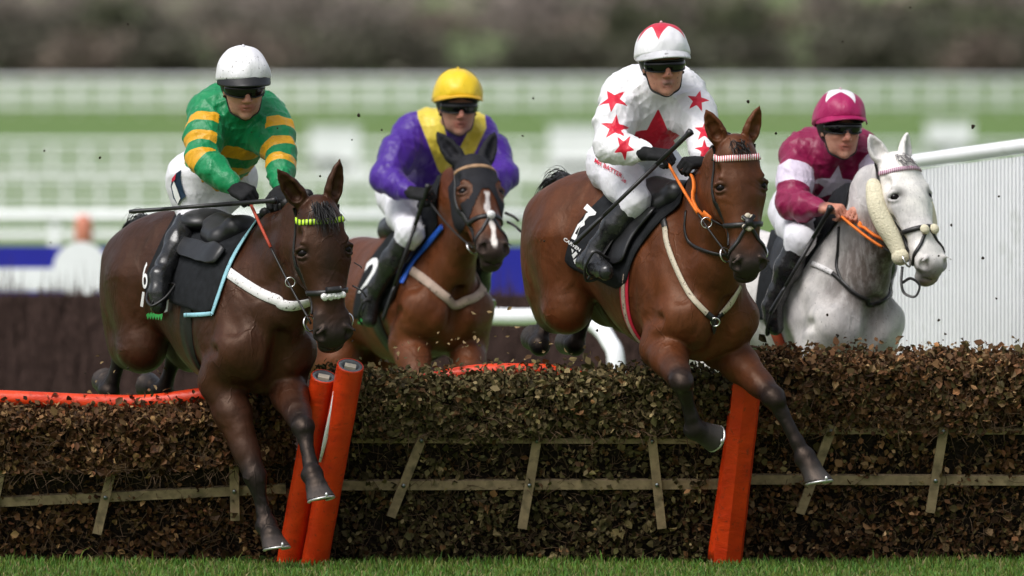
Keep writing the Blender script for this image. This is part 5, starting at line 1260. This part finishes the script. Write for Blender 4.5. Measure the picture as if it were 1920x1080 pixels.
R3 = make_rider(dict(label='jockey in white silks with red stars and a star topped white helmet', face=(10, 7, 3), hsz=1.13, under=(.4, .4, .4), silk=M['silk3'], hat=M['hat3'], hatpat=hat3, breeches=M['breech'], seed=8, hem=.08, sl=1.12,
    pattern=starset([(1150, 186, .066, -.5, 1.0), (1154, 240, .064, .1, 1.0), (1170, 276, .060, .55, .8), (1308, 188, .062, .2, .8), (1322, 246, .060, .1, .8), (1322, 282, .055, 0, .8), (1232, 262, .15, 0, 1.25)]),
    peak=(.055, -.35, M['peakgrey']), hemtilt=0.0, gz=.004, mouth=.0115, teeth=True, tone=(1.05, 1.0, 1.0),
    j=dict(dict(head=W(1243, 121, -.55), shR=W(1166, 170, -.32), shL=W(1290, 168, -.28), elR=W(1143, 272, -.5), wrR=W(1218, 288, -.68), elL=W(1322, 256, -.55), wrL=W(1318, 304, -.72),
           hipR=W(1150, 312, .02), hipL=W(1225, 318, .1)), **side_leg(H3, (1192, 376, -.3), (1108, 482, -.2), (1138, 508, -.3))),
    handR=((.85, -.45, -.1), (-.1, -.45, .85), (.2, .2, .9)), handL=((-.72, -.5, -.05), (.15, -.45, .85), (-.2, 0, .9))))
R4 = make_rider(dict(label='jockey in maroon silks with white star, armbands and bare hands', face=(16, 6, 0), hsz=1.12, under=(.1, .02, .04), silk=M['silk4'], pattern=pat4, hat=M['hat4'], hatpat=hat4, breeches=M['breech'], seed=12, hem=.03, sl=1.05,
    peak=(.04, -.25, M['hat4p']), gz=.012, bres=.006, sres=.007, gloves=False, tone=(1.12, 1.1, 1.1),
    j=dict(dict(head=W(1575, 242, 1.1), shR=W(1496, 285, 1.3), shL=W(1628, 285, 1.32), elR=W(1484, 384, 1.1), wrR=W(1543, 390, .9), elL=W(1665, 350, 1.1), wrL=W(1625, 392, .9),
           hipR=W(1492, 400, 1.65), hipL=W(1565, 398, 1.7)), **side_leg(H4, (1500, 450, 1.3), (1450, 570, 1.4), (1455, 612, 1.3))),
    handR=((.8, -.5, -.05), (-.1, -.4, .9), (.3, .2, .8)), handL=((-.4, -.6, -.1), (.1, -.4, .9), (-.3, 0, .8))))
# ------------------------------------------------------------------ tack
def local_outline(H, pxs, off=.012):
    "picked points as (x along the trunk, angle from the spine in degrees, to the near side)"
    P, hit = H.F.pick(dense(pxs, 6), off); P = P[hit]; q = (P - H.O) @ H.R; ph = np.degrees(np.arctan2(-q[:, 1], q[:, 2])); o = np.argsort(ph); return ph[o], q[o, 0]
def cloth_on(H, front, rear, off, thick, name, mat, top=None, n=26, m=16):
    pf, xf = local_outline(H, front, off); pr, xr = local_outline(H, rear, off); pm = min(pf.max(), pr.max())
    phs = np.concatenate([-np.linspace(pm, 2, n), np.linspace(2, pm, n)]) if top is None else np.linspace(top, pm, n)
    sides = [phs] if top is None else [phs, -phs[::-1]]; out = []
    for ps in sides:
        rows = []
        for p in ps:
            a = abs(p); f = np.interp(a, pf, xf); r = np.interp(a, pr, xr); rd = .06 * max(0, (a - pm * .86) / (pm * .14)) ** 3
            rows.append([(lerp(r + rd, f - rd, i / (m - 1)), -p) for i in range(m)])
        o = []; d = []
        for row in rows:
            for x, p in row: a = radians(p); dd = H.R @ V3(0, sin(a), cos(a)); c = H.L(x, 0, 0); o.append(c + dd * .55); d.append(-dd)
        G, hit = H.F.shoot(np.array(o), np.array(d), .55, off); out.append(sheet(G.reshape(len(rows), m, 3), thick, name, mat, H.root, H.F))
    return out
def px_strap(H, pxs, w, mat, name='strap', off=.006, mirror=False, parent=None, th=.004, n=10, join=True):
    P, hit = H.F.pick(dense(pxs, n), off); P = P[hit]
    if mirror:
        hv = (P - H.P0) @ H.HR / H.hs; P = P[~((hv[:, 0] > -.1) & (hv[:, 0] < .75) & (np.abs(hv[:, 2]) < .2) & (hv[:, 1] > -.27))]
        q = (P - H.O) @ H.R; q = q[q[:, 1] < -.03]; x1, y1, z1 = q[-1]; P = H.O + q @ H.R.T
        def far(l):
            o = np.array([H.L(min(x + .16, .92), y * 1.9, z) for x, y, z in l]); t = np.array([H.L(x - .3, y * .5, z) for x, y, z in l]); R_, hit = H.F.shoot(o, t - o, .6, off); return R_[hit]
        dz = z1 - q[-6][2] if len(q) > 6 else 0
        mid = [(x1 + .03 * (1 - u * u), u * abs(y1), z1 - .02 * (1 - u * u)) for u in np.linspace(-.9, .9, 14)]
        Q = far(mid + [(x, -y, z) for x, y, z in q[::-1]]); P = np.concatenate([P, Q])
        d = np.linalg.norm(np.diff(P, axis=0), axis=1); k = np.concatenate([[True], d < .12]); P = P[:np.argmin(k)] if not k.all() else P
        P = catmull(P[::4], 4)
    return part(name, strap(H.F, P, w, off, th), mat, parent or H.root)
def px_text(F, txt, org, right, upv, size, mat, parent, off=.017, name='lettering', font_shear=0.0, bold=0.0):
    "words laid on a surface; org, right, upv in photograph pixels"
    cu = bpy.data.curves.new('t', 'FONT'); cu.body = txt; cu.size = 1.0; cu.resolution_u = 3; cu.shear = font_shear; cu.offset = bold
    ob = bpy.data.objects.new('t', cu); COL.objects.link(ob); dg = bpy.context.evaluated_depsgraph_get(); me = bpy.data.meshes.new_from_object(ob.evaluated_get(dg))
    V = np.array([v.co[:] for v in me.vertices]); Fs = [tuple(p.vertices) for p in me.polygons]; bpy.data.objects.remove(ob); bpy.data.curves.remove(cu); bpy.data.meshes.remove(me)
    if not len(V): return
    V[:, 0] -= V[:, 0].min(); V[:, :2] /= max(V[:, 0].max(), 1e-6)      # unit length of line
    px = np.array(org, float) + V[:, :1] * size * np.array(right, float) + V[:, 1:2] * size * np.array(upv, float)
    P, hit = F.pick(px, off); return mesh_np(name, P, Fs, mat, parent, False) if hit.all() else None
def px_poly(F, pxs, mat, parent, off=.017, name='mark'):
    P, hit = F.pick(np.array(pxs, float), off); P = P[hit]
    if len(P) < 3: return
    c = P.mean(0); V = np.concatenate([P, [c]]); n = len(P); return mesh_np(name, V, [(i, (i + 1) % n, n) for i in range(n)], mat, parent, False)
def rein(H, Rd, q, split, grip_mat, via=None, w=.018):
    a = Rd.grip['R' if q < 0 else 'L']; b = H.bit[q]; via = [a] + (via or []) + [b]; pts = catmull(via, 14) if len(via) > 2 else np.array([lerp(a, b, t) - V3(0, 0, .02) * sin(pi * t) for t in np.linspace(0, 1, 26)])
    for _ in range(3):
        d = H.F.sample(pts); bad = (d < .014) & (np.arange(len(pts)) > 2); g = H.F.grad(pts); g /= np.maximum(.3, np.linalg.norm(g, axis=1))[:, None]; pts = pts + np.where(bad, .014 - d, 0)[:, None] * g
    k = int(len(pts) * split); up = nrm(np.cross(b - a, V3(0, 1, 0)))
    if k > 1: part('rein_grip', ribbon_free(pts[:k + 1], w * 1.1, .015, up), grip_mat, H.root)
    part('rein', ribbon_free(pts[k:], max(w * .8, .016), .010, up), M['leather'], H.root)
def stirrup(H, Rd, q, top_px=None):
    a, t, sh, fd, heel = Rd.__dict__['foot' + q]; c = lerp(a, t, .55) - sh * .0; side = nrm(np.cross(fd, sh)); mb = MB()
    arc = [c - sh * .045 + side * .062, c - sh * .01 + side * .066, c + sh * .05 + side * .05, c + sh * .095 + side * .012, c + sh * .095 - side * .012, c + sh * .05 - side * .05, c - sh * .01 - side * .066, c - sh * .045 - side * .062, c - sh * .047]
    mb.tube(catmull(arc + [arc[0]], 5), .0065, 8); mb.build('stirrup_iron', M['leather'] if q == 'R' else M['steel'], H.root)
    kn = Rd.j['kn' + q]; p0 = c + sh * .098; p1 = lerp(p0, kn, .9) ; P = np.array([lerp(p0, p1, u) for u in np.linspace(0, 1, 12)]); d = H.F.sample(P)
    part('stirrup_leather', ribbon_free(P + nrm(kn - H.L(0, 0, .2)) * 0, .024, .006, side), M['leather'], H.root)
def saddle(H, flapf, flapr, knee=True):
    F = Field(H.L(-.5, -.4, .15).clip(-99, 99) * 0 + np.minimum(H.L(-.4, 0, .2), H.L(.5, 0, .2)) - .45, np.maximum(H.L(-.4, 0, .2), H.L(.5, 0, .2)) + .45, .012); L = H.L
    F.rc(L(0, 0, .385), L(.20, 0, .39), .07, .07, .03); F.rc(L(.22, -.03, .41), L(.22, .03, .41), .06, .06, .03); F.rc(L(-.02, -.05, .39), L(-.02, .05, .39), .035, .035, .03)
    for q in (-1, 1): F.rc(L(.04, .07 * q, .355), L(.16, .08 * q, .35), .05, .06, .04)
    V, Q = F.mesh(); mesh_np('saddle', V, Q, M['saddle'], H.root); cloth_on(H, flapf, flapr, .034, .012, 'saddle_flap', M['saddle'], 24)
def plait_mane(H, n, r, tail=None):
    mb = MB(); cr = catmull(H.crest, 12); side = -H.R[:, 1]
    for i in range(n):
        p = cr[int(lerp(6, len(cr) - 8, i / (n - 1)))]; P = H.F.project((p + H.R[:, 2] * .09)[None], .004)[0]; g = nrm(H.F.grad(P, .02)); mb.ball(P + g * r * .6, (r, r * .9, r), 10)
    mb.build('mane_plaits', M['hair'], H.root)
def forelock(H, mat, n=120, ln=.12, curl=.3):
    st = [H.F.shoot(H.K(.0 + .02 * i, .2, s), -H.HR[:, 1], .4, .0)[0][0] for i in range(3) for s in (-.03, -.015, 0, .015, .03)]
    strands('forelock', st, [H.HR[:, 0] * .8 + H.HR[:, 1] * .55] * len(st), ln, n * 2, mat, H.root, .0045, 3, curl, tuple(H.HR[:, 0]), .8)
def tail(H, mat, up=.3, n=700, ln=.22, side=0.0):
    r = np.random.RandomState(8); d0 = nrm(-H.R[:, 0] * .9 + H.R[:, 2] * up + H.R[:, 1] * side); dock = catmull([H.L(-.76, 0, .25), H.L(-.82, 0, .285), H.L(-.88, 0, .275) + d0 * .01, H.L(-.93, 0, .20) + d0 * .02, H.L(-.96, 0, .06) + d0 * .02], 6)
    MB().tube(dock, np.linspace(.04, .036, len(dock)), 10).build('tail_dock', mat, H.root)
    st = [p + r.normal(size=3) * .022 for p in dock for _ in range(6)]; T = np.gradient(dock, axis=0); ds = [nrm(t) for t in T for _ in range(6)]
    strands('tail', st, ds, ln, n, mat, H.root, .006, 5, .10, (0, 0, -1), 2.2, 8)
def free_end(H, pts, w=.014): part('strap_end', ribbon_free(catmull(pts, 6), w, .005, (0, 1, 0)), M['leather'], H.root)

# -- dark bay
bridle(H1, dict(bbw=.026, bbm=M['bb1'])); plait_mane(H1, 9, .028); forelock(H1, M['hair'], 130, .13, .28); tail(H1, M['hair'], .5)
cloth_on(H1, [(506, 372), (478, 415), (444, 468), (424, 510), (408, 556), (396, 592)], [(335, 392), (300, 460), (272, 530), (262, 604)], .010, .006, 'saddle_cloth', M['cloth'])
px_strap(H1, [(500, 382), (478, 415), (444, 468), (424, 510), (408, 556), (397, 588)], .020, M['lightblue'], 'cloth_binding', .016); px_strap(H1, [(345, 591), (370, 590), (396, 588)], .020, M['lightblue'], 'cloth_binding', .016)
saddle(H1, [(462, 385), (440, 420), (428, 460), (400, 500)], [(345, 400), (335, 440), (330, 480), (330, 520)])
def knee_dome(H, px, py, r, off):
    P, hit = H.F.pick([(px, py)], 0); n = nrm(H.F.grad(P, .03)[0]); c = P[0] + n * off; a = nrm(np.cross(n, V3(0, 0, 1))); R = np.stack([a, np.cross(n, a), n], 1)
    for k, cc in enumerate((c, mirror_pts(H, c[None])[0])):
        nn = n if k == 0 else nrm(H.R @ ((H.R.T @ n) * V3(1, -1, 1))); a = nrm(np.cross(nn, V3(0, 0, 1))); MB().ball(cc, (r[0], r[1], r[2]), 24, np.stack([a, np.cross(nn, a), nn], 1)).build('knee_pad', M['saddle'], H.root)
knee_dome(H1, 393, 430, (.108, .125, .05), .05)
girth(H1, .21, M['leather'], .085)
px_strap(H1, [(392, 482), (430, 512), (480, 545), (530, 566), (582, 571)], .050, M['whiteweb'], 'breast_girth', .008, True)
for q in (-1, 1):
    g = head_ring(H1, .385, -.09, np.linspace(-24, 24, 9), .008, .15); 
mb = MB(); r_ = np.random.RandomState(1)
for p in head_ring(H1, .40, -.09, np.linspace(-26, 26, 9), .010, .15): mb.ball(p + r_.normal(size=3) * .003, .016, 10)
mb.build('fleece_noseband', M['fleece'], H1.root)
nb_ = head_ring(H1, .375, -.09, np.linspace(-18, 18, 7), .020, .15); part('nose_pad', strap(H1.F, nb_, .030, .026, .008), M['leather'], H1.root)
rein(H1, R1, -1, .36, M['red_grip'], None, .022); rein(H1, R1, 1, .36, M['red_grip']); stirrup(H1, R1, 'R'); stirrup(H1, R1, 'L')
px_text(H1.F, '6', (266, 540), (.30, .05), (.05, -.95), 32, M['white'], H1.root, .018, 'cloth_number')
px_poly(H1.F, [(267, 547), (271, 548), (268, 576), (263, 574)], M['white'], H1.root, .018, 'cloth_mark'); px_poly(H1.F, [(312, 564), (317, 561), (314, 584), (308, 586)], M['white'], H1.root, .018, 'cloth_mark')
for i in range(6): px_poly(H1.F, [(274 + 5 * i, 590), (279 + 5 * i, 586 - 1.2 * i), (280 + 5 * i, 592), (277 + 5 * i, 599 + .4 * i)], M['green'], H1.root, .018, 'cloth_emblem')
MB().torus(lerp(R1.grip['R'], H1.bit[-1], .67), .022, .0028, (1, 0, 0), (0, 0, 1)).build('martingale_ring', M['steel'], H1.root)
free_end(H1, [H1.K(.37, -.07, .10), H1.K(.40, -.05, .13), H1.K(.43, -.05, .145)], .008); free_end(H1, [H1.K(.27, -.06, .115), H1.K(.29, -.05, .135), H1.K(.3, -.05, .14)], .005)

# -- bright bay with the hood
bridle(H2, dict(bbw=.020, bbm=M['tan'], grackle=True)); tail(H2, M['hair'], .1)
def hood(H):
    me = H.body.data; n = len(me.vertices); V = np.empty(n * 3); me.vertices.foreach_get('co', V); V = V.reshape(-1, 3) + root_of(H.root); HV = (V - H.P0) @ H.HR / H.hs; HV[:, 2] /= H.ws
    a, b, s = HV.T; eye = np.hypot((a - .215) / .055, (np.abs(s) - .098) / .042) < 1
    front = a < .235 + .19 * np.clip((np.abs(s) - .012) / .085, 0, 1) ** 1.2
    m = (a > -.45) & (np.abs(s) < .24) & (b > -.30) & front & (b > -.235 - .1 * sm(a, .0, .4)) & ~(eye & (b > -.11)) & ~((b < -.16) & (a < .02)) & ~((a < -.01) & (b < -.13 - 0 * a) & (np.abs(s) < .05))
    m &= ((V - H.L(.3, 0, .3)) @ (H.P0 - H.L(.3, 0, .3))) > 0
    Q = np.array([p.vertices[:] for p in me.polygons]); Q = Q[m[Q].all(1)]; u = np.unique(Q); mp = np.full(n, -1); mp[u] = np.arange(len(u)); N = H.F.grad(V[u]); N /= np.maximum(1e-6, np.linalg.norm(N, axis=1))[:, None]
    mesh_np('ear_hood', V[u] + N * .0045, mp[Q], M['hood'], H.root)
hood(H2)
cloth_on(H2, [(822, 425), (800, 455), (770, 490), (745, 540), (728, 600)], [(735, 440), (700, 480), (672, 540), (660, 600)], .010, .006, 'saddle_cloth', M['cloth'])
px_strap(H2, [(828, 425), (803, 455), (772, 492), (752, 530)], .030, M['blue'], 'cloth_binding', .016)
saddle(H2, [(800, 440), (780, 470), (762, 500)], [(745, 450), (730, 490), (722, 540)])
girth(H2, .21, M['leather'], .085); px_strap(H2, [(758, 498), (800, 527), (840, 560), (872, 570), (912, 557)], .045, M['palebrown'], 'breast_girth', .008, True)
rein(H2, R2, -1, .0, M['leather']); rein(H2, R2, 1, .0, M['leather']); stirrup(H2, R2, 'R'); stirrup(H2, R2, 'L')
px_text(H2.F, '2', (672, 548), (.62, -.25), (.25, -.9), 44, M['white'], H2.root, .018, 'cloth_number', 0, .02)
px_poly(H2.F, [(672, 597), (680, 598), (678, 610), (671, 606)], M['green'], H2.root, .018, 'cloth_emblem')
free_end(H2, [H2.K(.3, -.09, .11), H2.K(.34, -.07, .14), H2.K(.37, -.07, .16)]); free_end(H2, [H2.K(.36, -.09, .11), H2.K(.41, -.06, .13), H2.K(.45, -.06, .155)])
MB().ball(head_ring(H2, .385, -.09, [0], .012, .15)[0], (.022, .022, .022), 10).build('nose_pad', M['fleece'], H2.root)

# -- bay, number 7
bridle(H3, dict(bbw=.028, bbm=M['bb3'], grackle=True)); plait_mane(H3, 11, .024); forelock(H3, M['hair'], 70, .06, .4); tail(H3, M['hair'], .5)
cloth_on(H3, [(1300, 372), (1262, 395), (1225, 430), (1190, 480), (1170, 545)], [(1128, 372), (1092, 410), (1068, 455), (1056, 505), (1058, 530)], .010, .006, 'saddle_cloth', M['cloth'])
saddle(H3, [(1240, 380), (1215, 410), (1185, 450), (1165, 500)], [(1165, 375), (1140, 420), (1125, 460), (1118, 520)])
girth(H3, .20, M['red_print'], .055); girth(H3, .20, M['palebrown'], .024, 'girth_stripe', None, .012)
px_strap(H3, [(1238, 382), (1242, 405), (1247, 430)], .030, M['leather'], 'breastplate_tab', .008)
for path in ([(1246, 425), (1250, 455), (1266, 500), (1292, 550), (1330, 592)], [(1350, 592), (1368, 572), (1384, 548), (1398, 520)]):
    P, hit = H3.F.pick(dense(path, 8), .008); P = P[hit]; hv = (P - H3.P0) @ H3.HR / H3.hs; P = P[~((hv[:, 0] > -.1) & (hv[:, 0] < .75) & (np.abs(hv[:, 2]) < .2) & (hv[:, 1] > -.27))]
    part('breastplate_strap', strap(H3.F, P, .026, .008, .005), M['creamweb'], H3.root)
px_strap(H3, [(1326, 588), (1338, 600), (1341, 622)], .03, M['leather'], 'breastplate_chest_tab', .010); px_strap(H3, [(1356, 588), (1346, 598)], .028, M['leather'], 'breastplate_chest_tab', .010)
MB().torus(H3.F.pick([(1341, 604)], .014)[0][0], .02, .004, (1, 0, 0), (0, -.3, 1)).build('breastplate_ring', M['steel'], H3.root)
px_strap(H3, [(1285, 395), (1283, 430), (1292, 455), (1320, 470), (1350, 478), (1378, 478)], .016, M['leather'], 'neck_strap', .006, True)
rein(H3, R3, -1, .5, M['orange_grip'], None, .030); rein(H3, R3, 1, .5, M['orange_grip'], None, .030); stirrup(H3, R3, 'R'); stirrup(H3, R3, 'L')
MB().torus(lerp(R3.grip['R'], H3.bit[-1], .66), .024, .0028, (1, 0, 0), (0, 0, 1)).build('martingale_ring', M['steel'], H3.root)
c_ = head_ring(H3, .375, -.09, [0], .010, .15)[0]; R3h = H3.HR
for i, (a_, b_) in enumerate(((-.018, -.022), (.018, -.022), (-.018, .020), (.018, .020), (0, -.03), (0, .028))): MB().ball(c_ + R3h[:, 2] * a_ + R3h[:, 0] * b_ - R3h[:, 1] * .003, (.014, .009, .015), 10, R3h).build('nose_fleece', M['creamweb'], H3.root)
mb = MB(); mb.box(c_ + R3h[:, 1] * .008, (.018, .004, .019), R3h); mb.bar(c_ - R3h[:, 0] * .03 - R3h[:, 2] * .03 + R3h[:, 1] * .007, c_ + R3h[:, 0] * .03 + R3h[:, 2] * .03 + R3h[:, 1] * .007, .016, .006, R3h[:, 1]); mb.bar(c_ - R3h[:, 0] * .03 + R3h[:, 2] * .03 + R3h[:, 1] * .0075, c_ + R3h[:, 0] * .03 - R3h[:, 2] * .03 + R3h[:, 1] * .0075, .016, .006, R3h[:, 1]); mb.build('nose_strap_cross', M['leather'], H3.root)
for pts in ([(1094, 391), (1101, 382), (1118, 398), (1116, 403), (1100, 406), (1099, 400), (1107, 401)], [(1099, 400), (1108, 401), (1096, 412), (1096, 422), (1086, 428), (1079, 451), (1071, 447), (1083, 421), (1093, 412)]):
    px_poly(H3.F, pts, M['white'], H3.root, .018, 'cloth_number')
px_text(H3.F, 'CARVEN', (1056, 450), (.80, .58), (.45, -.75), 38, M['white'], H3.root, .018, 'cloth_lettering', 0, .02)
for pts in ([(1071, 466), (1076, 469), (1073, 475)], [(1072, 478), (1080, 471), (1083, 476), (1075, 485)], [(1075, 488), (1087, 479), (1090, 483), (1078, 495)]): px_poly(H3.F, pts, M['white'], H3.root, .018, 'cloth_mark')
px_text(R3.G, 'MR BATTER', (1114, 304), (.86, .50), (.25, -.97), 60, M['red_print'], R3.root, .008, 'breeches_lettering', 0, .02)
px_text(R3.G, '.ie', (1164, 338), (.8, .5), (.3, -.9), 11, M['red_print'], R3.root, .008, 'breeches_lettering', 0, .015)
px_poly(R1.G, [(340, 318), (338, 335), (345, 360), (349, 368), (341, 374), (334, 385), (325, 372), (320, 350), (322, 338), (330, 325)], M['navy_print'], R1.root, .008, 'breeches_patch')
px_poly(R1.G, [(330, 325), (328, 337), (322, 342), (322, 335)], M['red_print'], R1.root, .011, 'breeches_patch_mark'); px_poly(R1.G, [(326, 340), (331, 352), (338, 372), (333, 383), (327, 370), (322, 350)], M['white'], R1.root, .011, 'breeches_patch_mark')

# -- grey
bridle(H4, dict(bbw=.020, bbm=M['bb4'], grackle=True)); forelock(H4, M['greyhair'], 60, .06, .4); tail(H4, M['greyhair'], .1)
for q in (-1, 1):
    P = head_side(H4, [(lerp(.10, .47, t), lerp(-.13, -.15, t)) for t in np.linspace(0, 1, 9)], q, .028 * H4.hs); mb = MB(); mb.tube(catmull(P, 3), [.030 + .018 * sin(pi * min(1, .12 + .8 * i / (len(catmull(P, 3)) - 1))) for i in range(len(catmull(P, 3)))], 16); mb.ball(P[-1] + H4.HR[:, 0] * .012, .043, 14); mb.ball(P[0], .036, 14); mb.build('fleece_cheek_roll', M['cream_fleece'], H4.root)
for a in (-17, 17): MB().ball(head_ring(H4, .40, -.09, [a], .012, .15)[0], (.026, .02, .024), 12, H4.HR).build('nose_fleece', M['cream_fleece'], H4.root)
cloth_on(H4, [(1580, 410), (1550, 440), (1510, 500), (1470, 560), (1440, 605)], [(1450, 420), (1440, 460), (1425, 520), (1415, 600)], .010, .006, 'saddle_cloth', M['cloth'])
saddle(H4, [(1560, 420), (1530, 450), (1490, 510)], [(1470, 430), (1450, 470), (1440, 540)]); girth(H4, .19, M['red_grip'], .08)
px_strap(H4, [(1522, 492), (1560, 512), (1578, 528), (1605, 552), (1645, 568), (1678, 558), (1700, 540)], .020, M['leather'], 'breast_girth', .007, True); px_strap(H4, [(1522, 493), (1545, 503), (1560, 511)], .024, M['whiteweb'], 'breast_girth_tab', .010)
px_strap(H4, [(1572, 425), (1570, 470), (1568, 500), (1578, 528)], .014, M['leather'], 'neck_strap', .007)
rein(H4, R4, -1, .62, M['orange_grip'], None, .030); rein(H4, R4, 1, .62, M['orange_grip'], None, .030); stirrup(H4, R4, 'R'); stirrup(H4, R4, 'L')
free_end(H4, [W(1692, 500, .35), W(1690, 530, .3), W(1696, 550, .28), W(1716, 556, .26), W(1724, 535, .26), W(1708, 522, .28), W(1692, 530, .3)], .014)

# -- whips
whip('black whip pointing out sideways from the green jockey gloved hand', W(512, 376, -.62), W(243, 397, -.44), .3)
whip('black whip hanging down beside the purple jockey boot', W(802, 352, 2.76), W(718, 600, 2.95), .3)
whip('long black whip slanting across the star jockey boot and number cloth', W(1292, 250, -.84), W(1076, 458, -.72), .3)
whip('black whip lying down along the dark saddle cloth of the grey horse', W(1556, 392, .82), W(1444, 588, .90), .3)
# ------------------------------------------------------------------ turf and leaves thrown up
def debris():
    r = np.random.RandomState(14); MC = plain('mud_clod', (.03, .022, .016), .9, .1, var=.4, vs=90)
    spots = [(673, 216, 7), (716, 244, 4), (1000, 184, 4), (83, 283, 4), (187, 296, 5), (95, 455, 3), (1580, 78, 4), (1825, 237, 8), (1403, 190, 6), (1784, 422, 5), (1760, 480, 4), (1843, 484, 6), (1760, 600, 5), (1772, 626, 5), (1551, 590, 5), (1570, 630, 7), (1873, 368, 4),
             (560, 400, 3), (660, 262, 3), (1020, 452, 4), (641, 420, 4), (1707, 14, 4), (240, 45, 4), (600, 330, 4), (1335, 300, 4), (1120, 620, 5), (1455, 250, 5), (1868, 560, 4), (1700, 700, 5), (520, 240, 3), (980, 255, 4), (300, 700, 5), (240, 690, 4), (160, 700, 4)]
    first = None
    for px, py, sz in spots:
        Y = r.uniform(-1.4, .6); p = W(px, py, Y)
        if first is None:
            root = MB(); k = [nrm(r.normal(size=3)) for _ in range(3)]; root.ball((0, 0, 0), 1.0, 8); V = root.v[0]; V = V * (1 + .3 * np.sin(V @ k[0] * 4) + .25 * np.sin(V @ k[1] * 6))[:, None] * V3(1.2, .8, 1); root.v[0] = V
            first = root.build('mud_clod', MC, None, False); tag(first, 'small dark clod of turf flying through the air', 'clod', 'clods of turf in the air'); o = first
        else: o = first.copy(); COL.objects.link(o)
        s = sz * .5 * (CAM_D + Y) / FPX; o.location = p; o.scale = (s, s, s); o.rotation_euler = tuple(r.uniform(0, 6, 3))
    first = None
    for i in range(62):
        u = r.rand()
        if u < .5: px, py = r.normal(900, 55), r.uniform(575, 695)
        elif u < .7: px, py = r.uniform(730, 900), r.uniform(600, 690)
        elif u < .85: px, py = r.uniform(1000, 1180), r.uniform(640, 690)
        else: px, py = r.uniform(170, 380), r.uniform(655, 740)
        Y = r.uniform(-.1, .9)
        if first is None:
            V, F, C = leaf_cloud(np.zeros((1, 3)), V3(0, -1, .2)[None], 1.0, [(.34, .24, .12)], 3, .2, .7); first = mesh_np('flying_leaf', V, F, M_leaf, None, False, {'Col': C}); tag(first, 'dry tan leaf fragment knocked into the air above the brush', 'leaf', 'leaf fragments in the air'); o = first
        else: o = first.copy(); COL.objects.link(o)
        s = r.uniform(.014, .034); o.location = W(px, py, Y); o.scale = (s, s, s); o.rotation_euler = tuple(r.uniform(0, 6, 3))
debris()
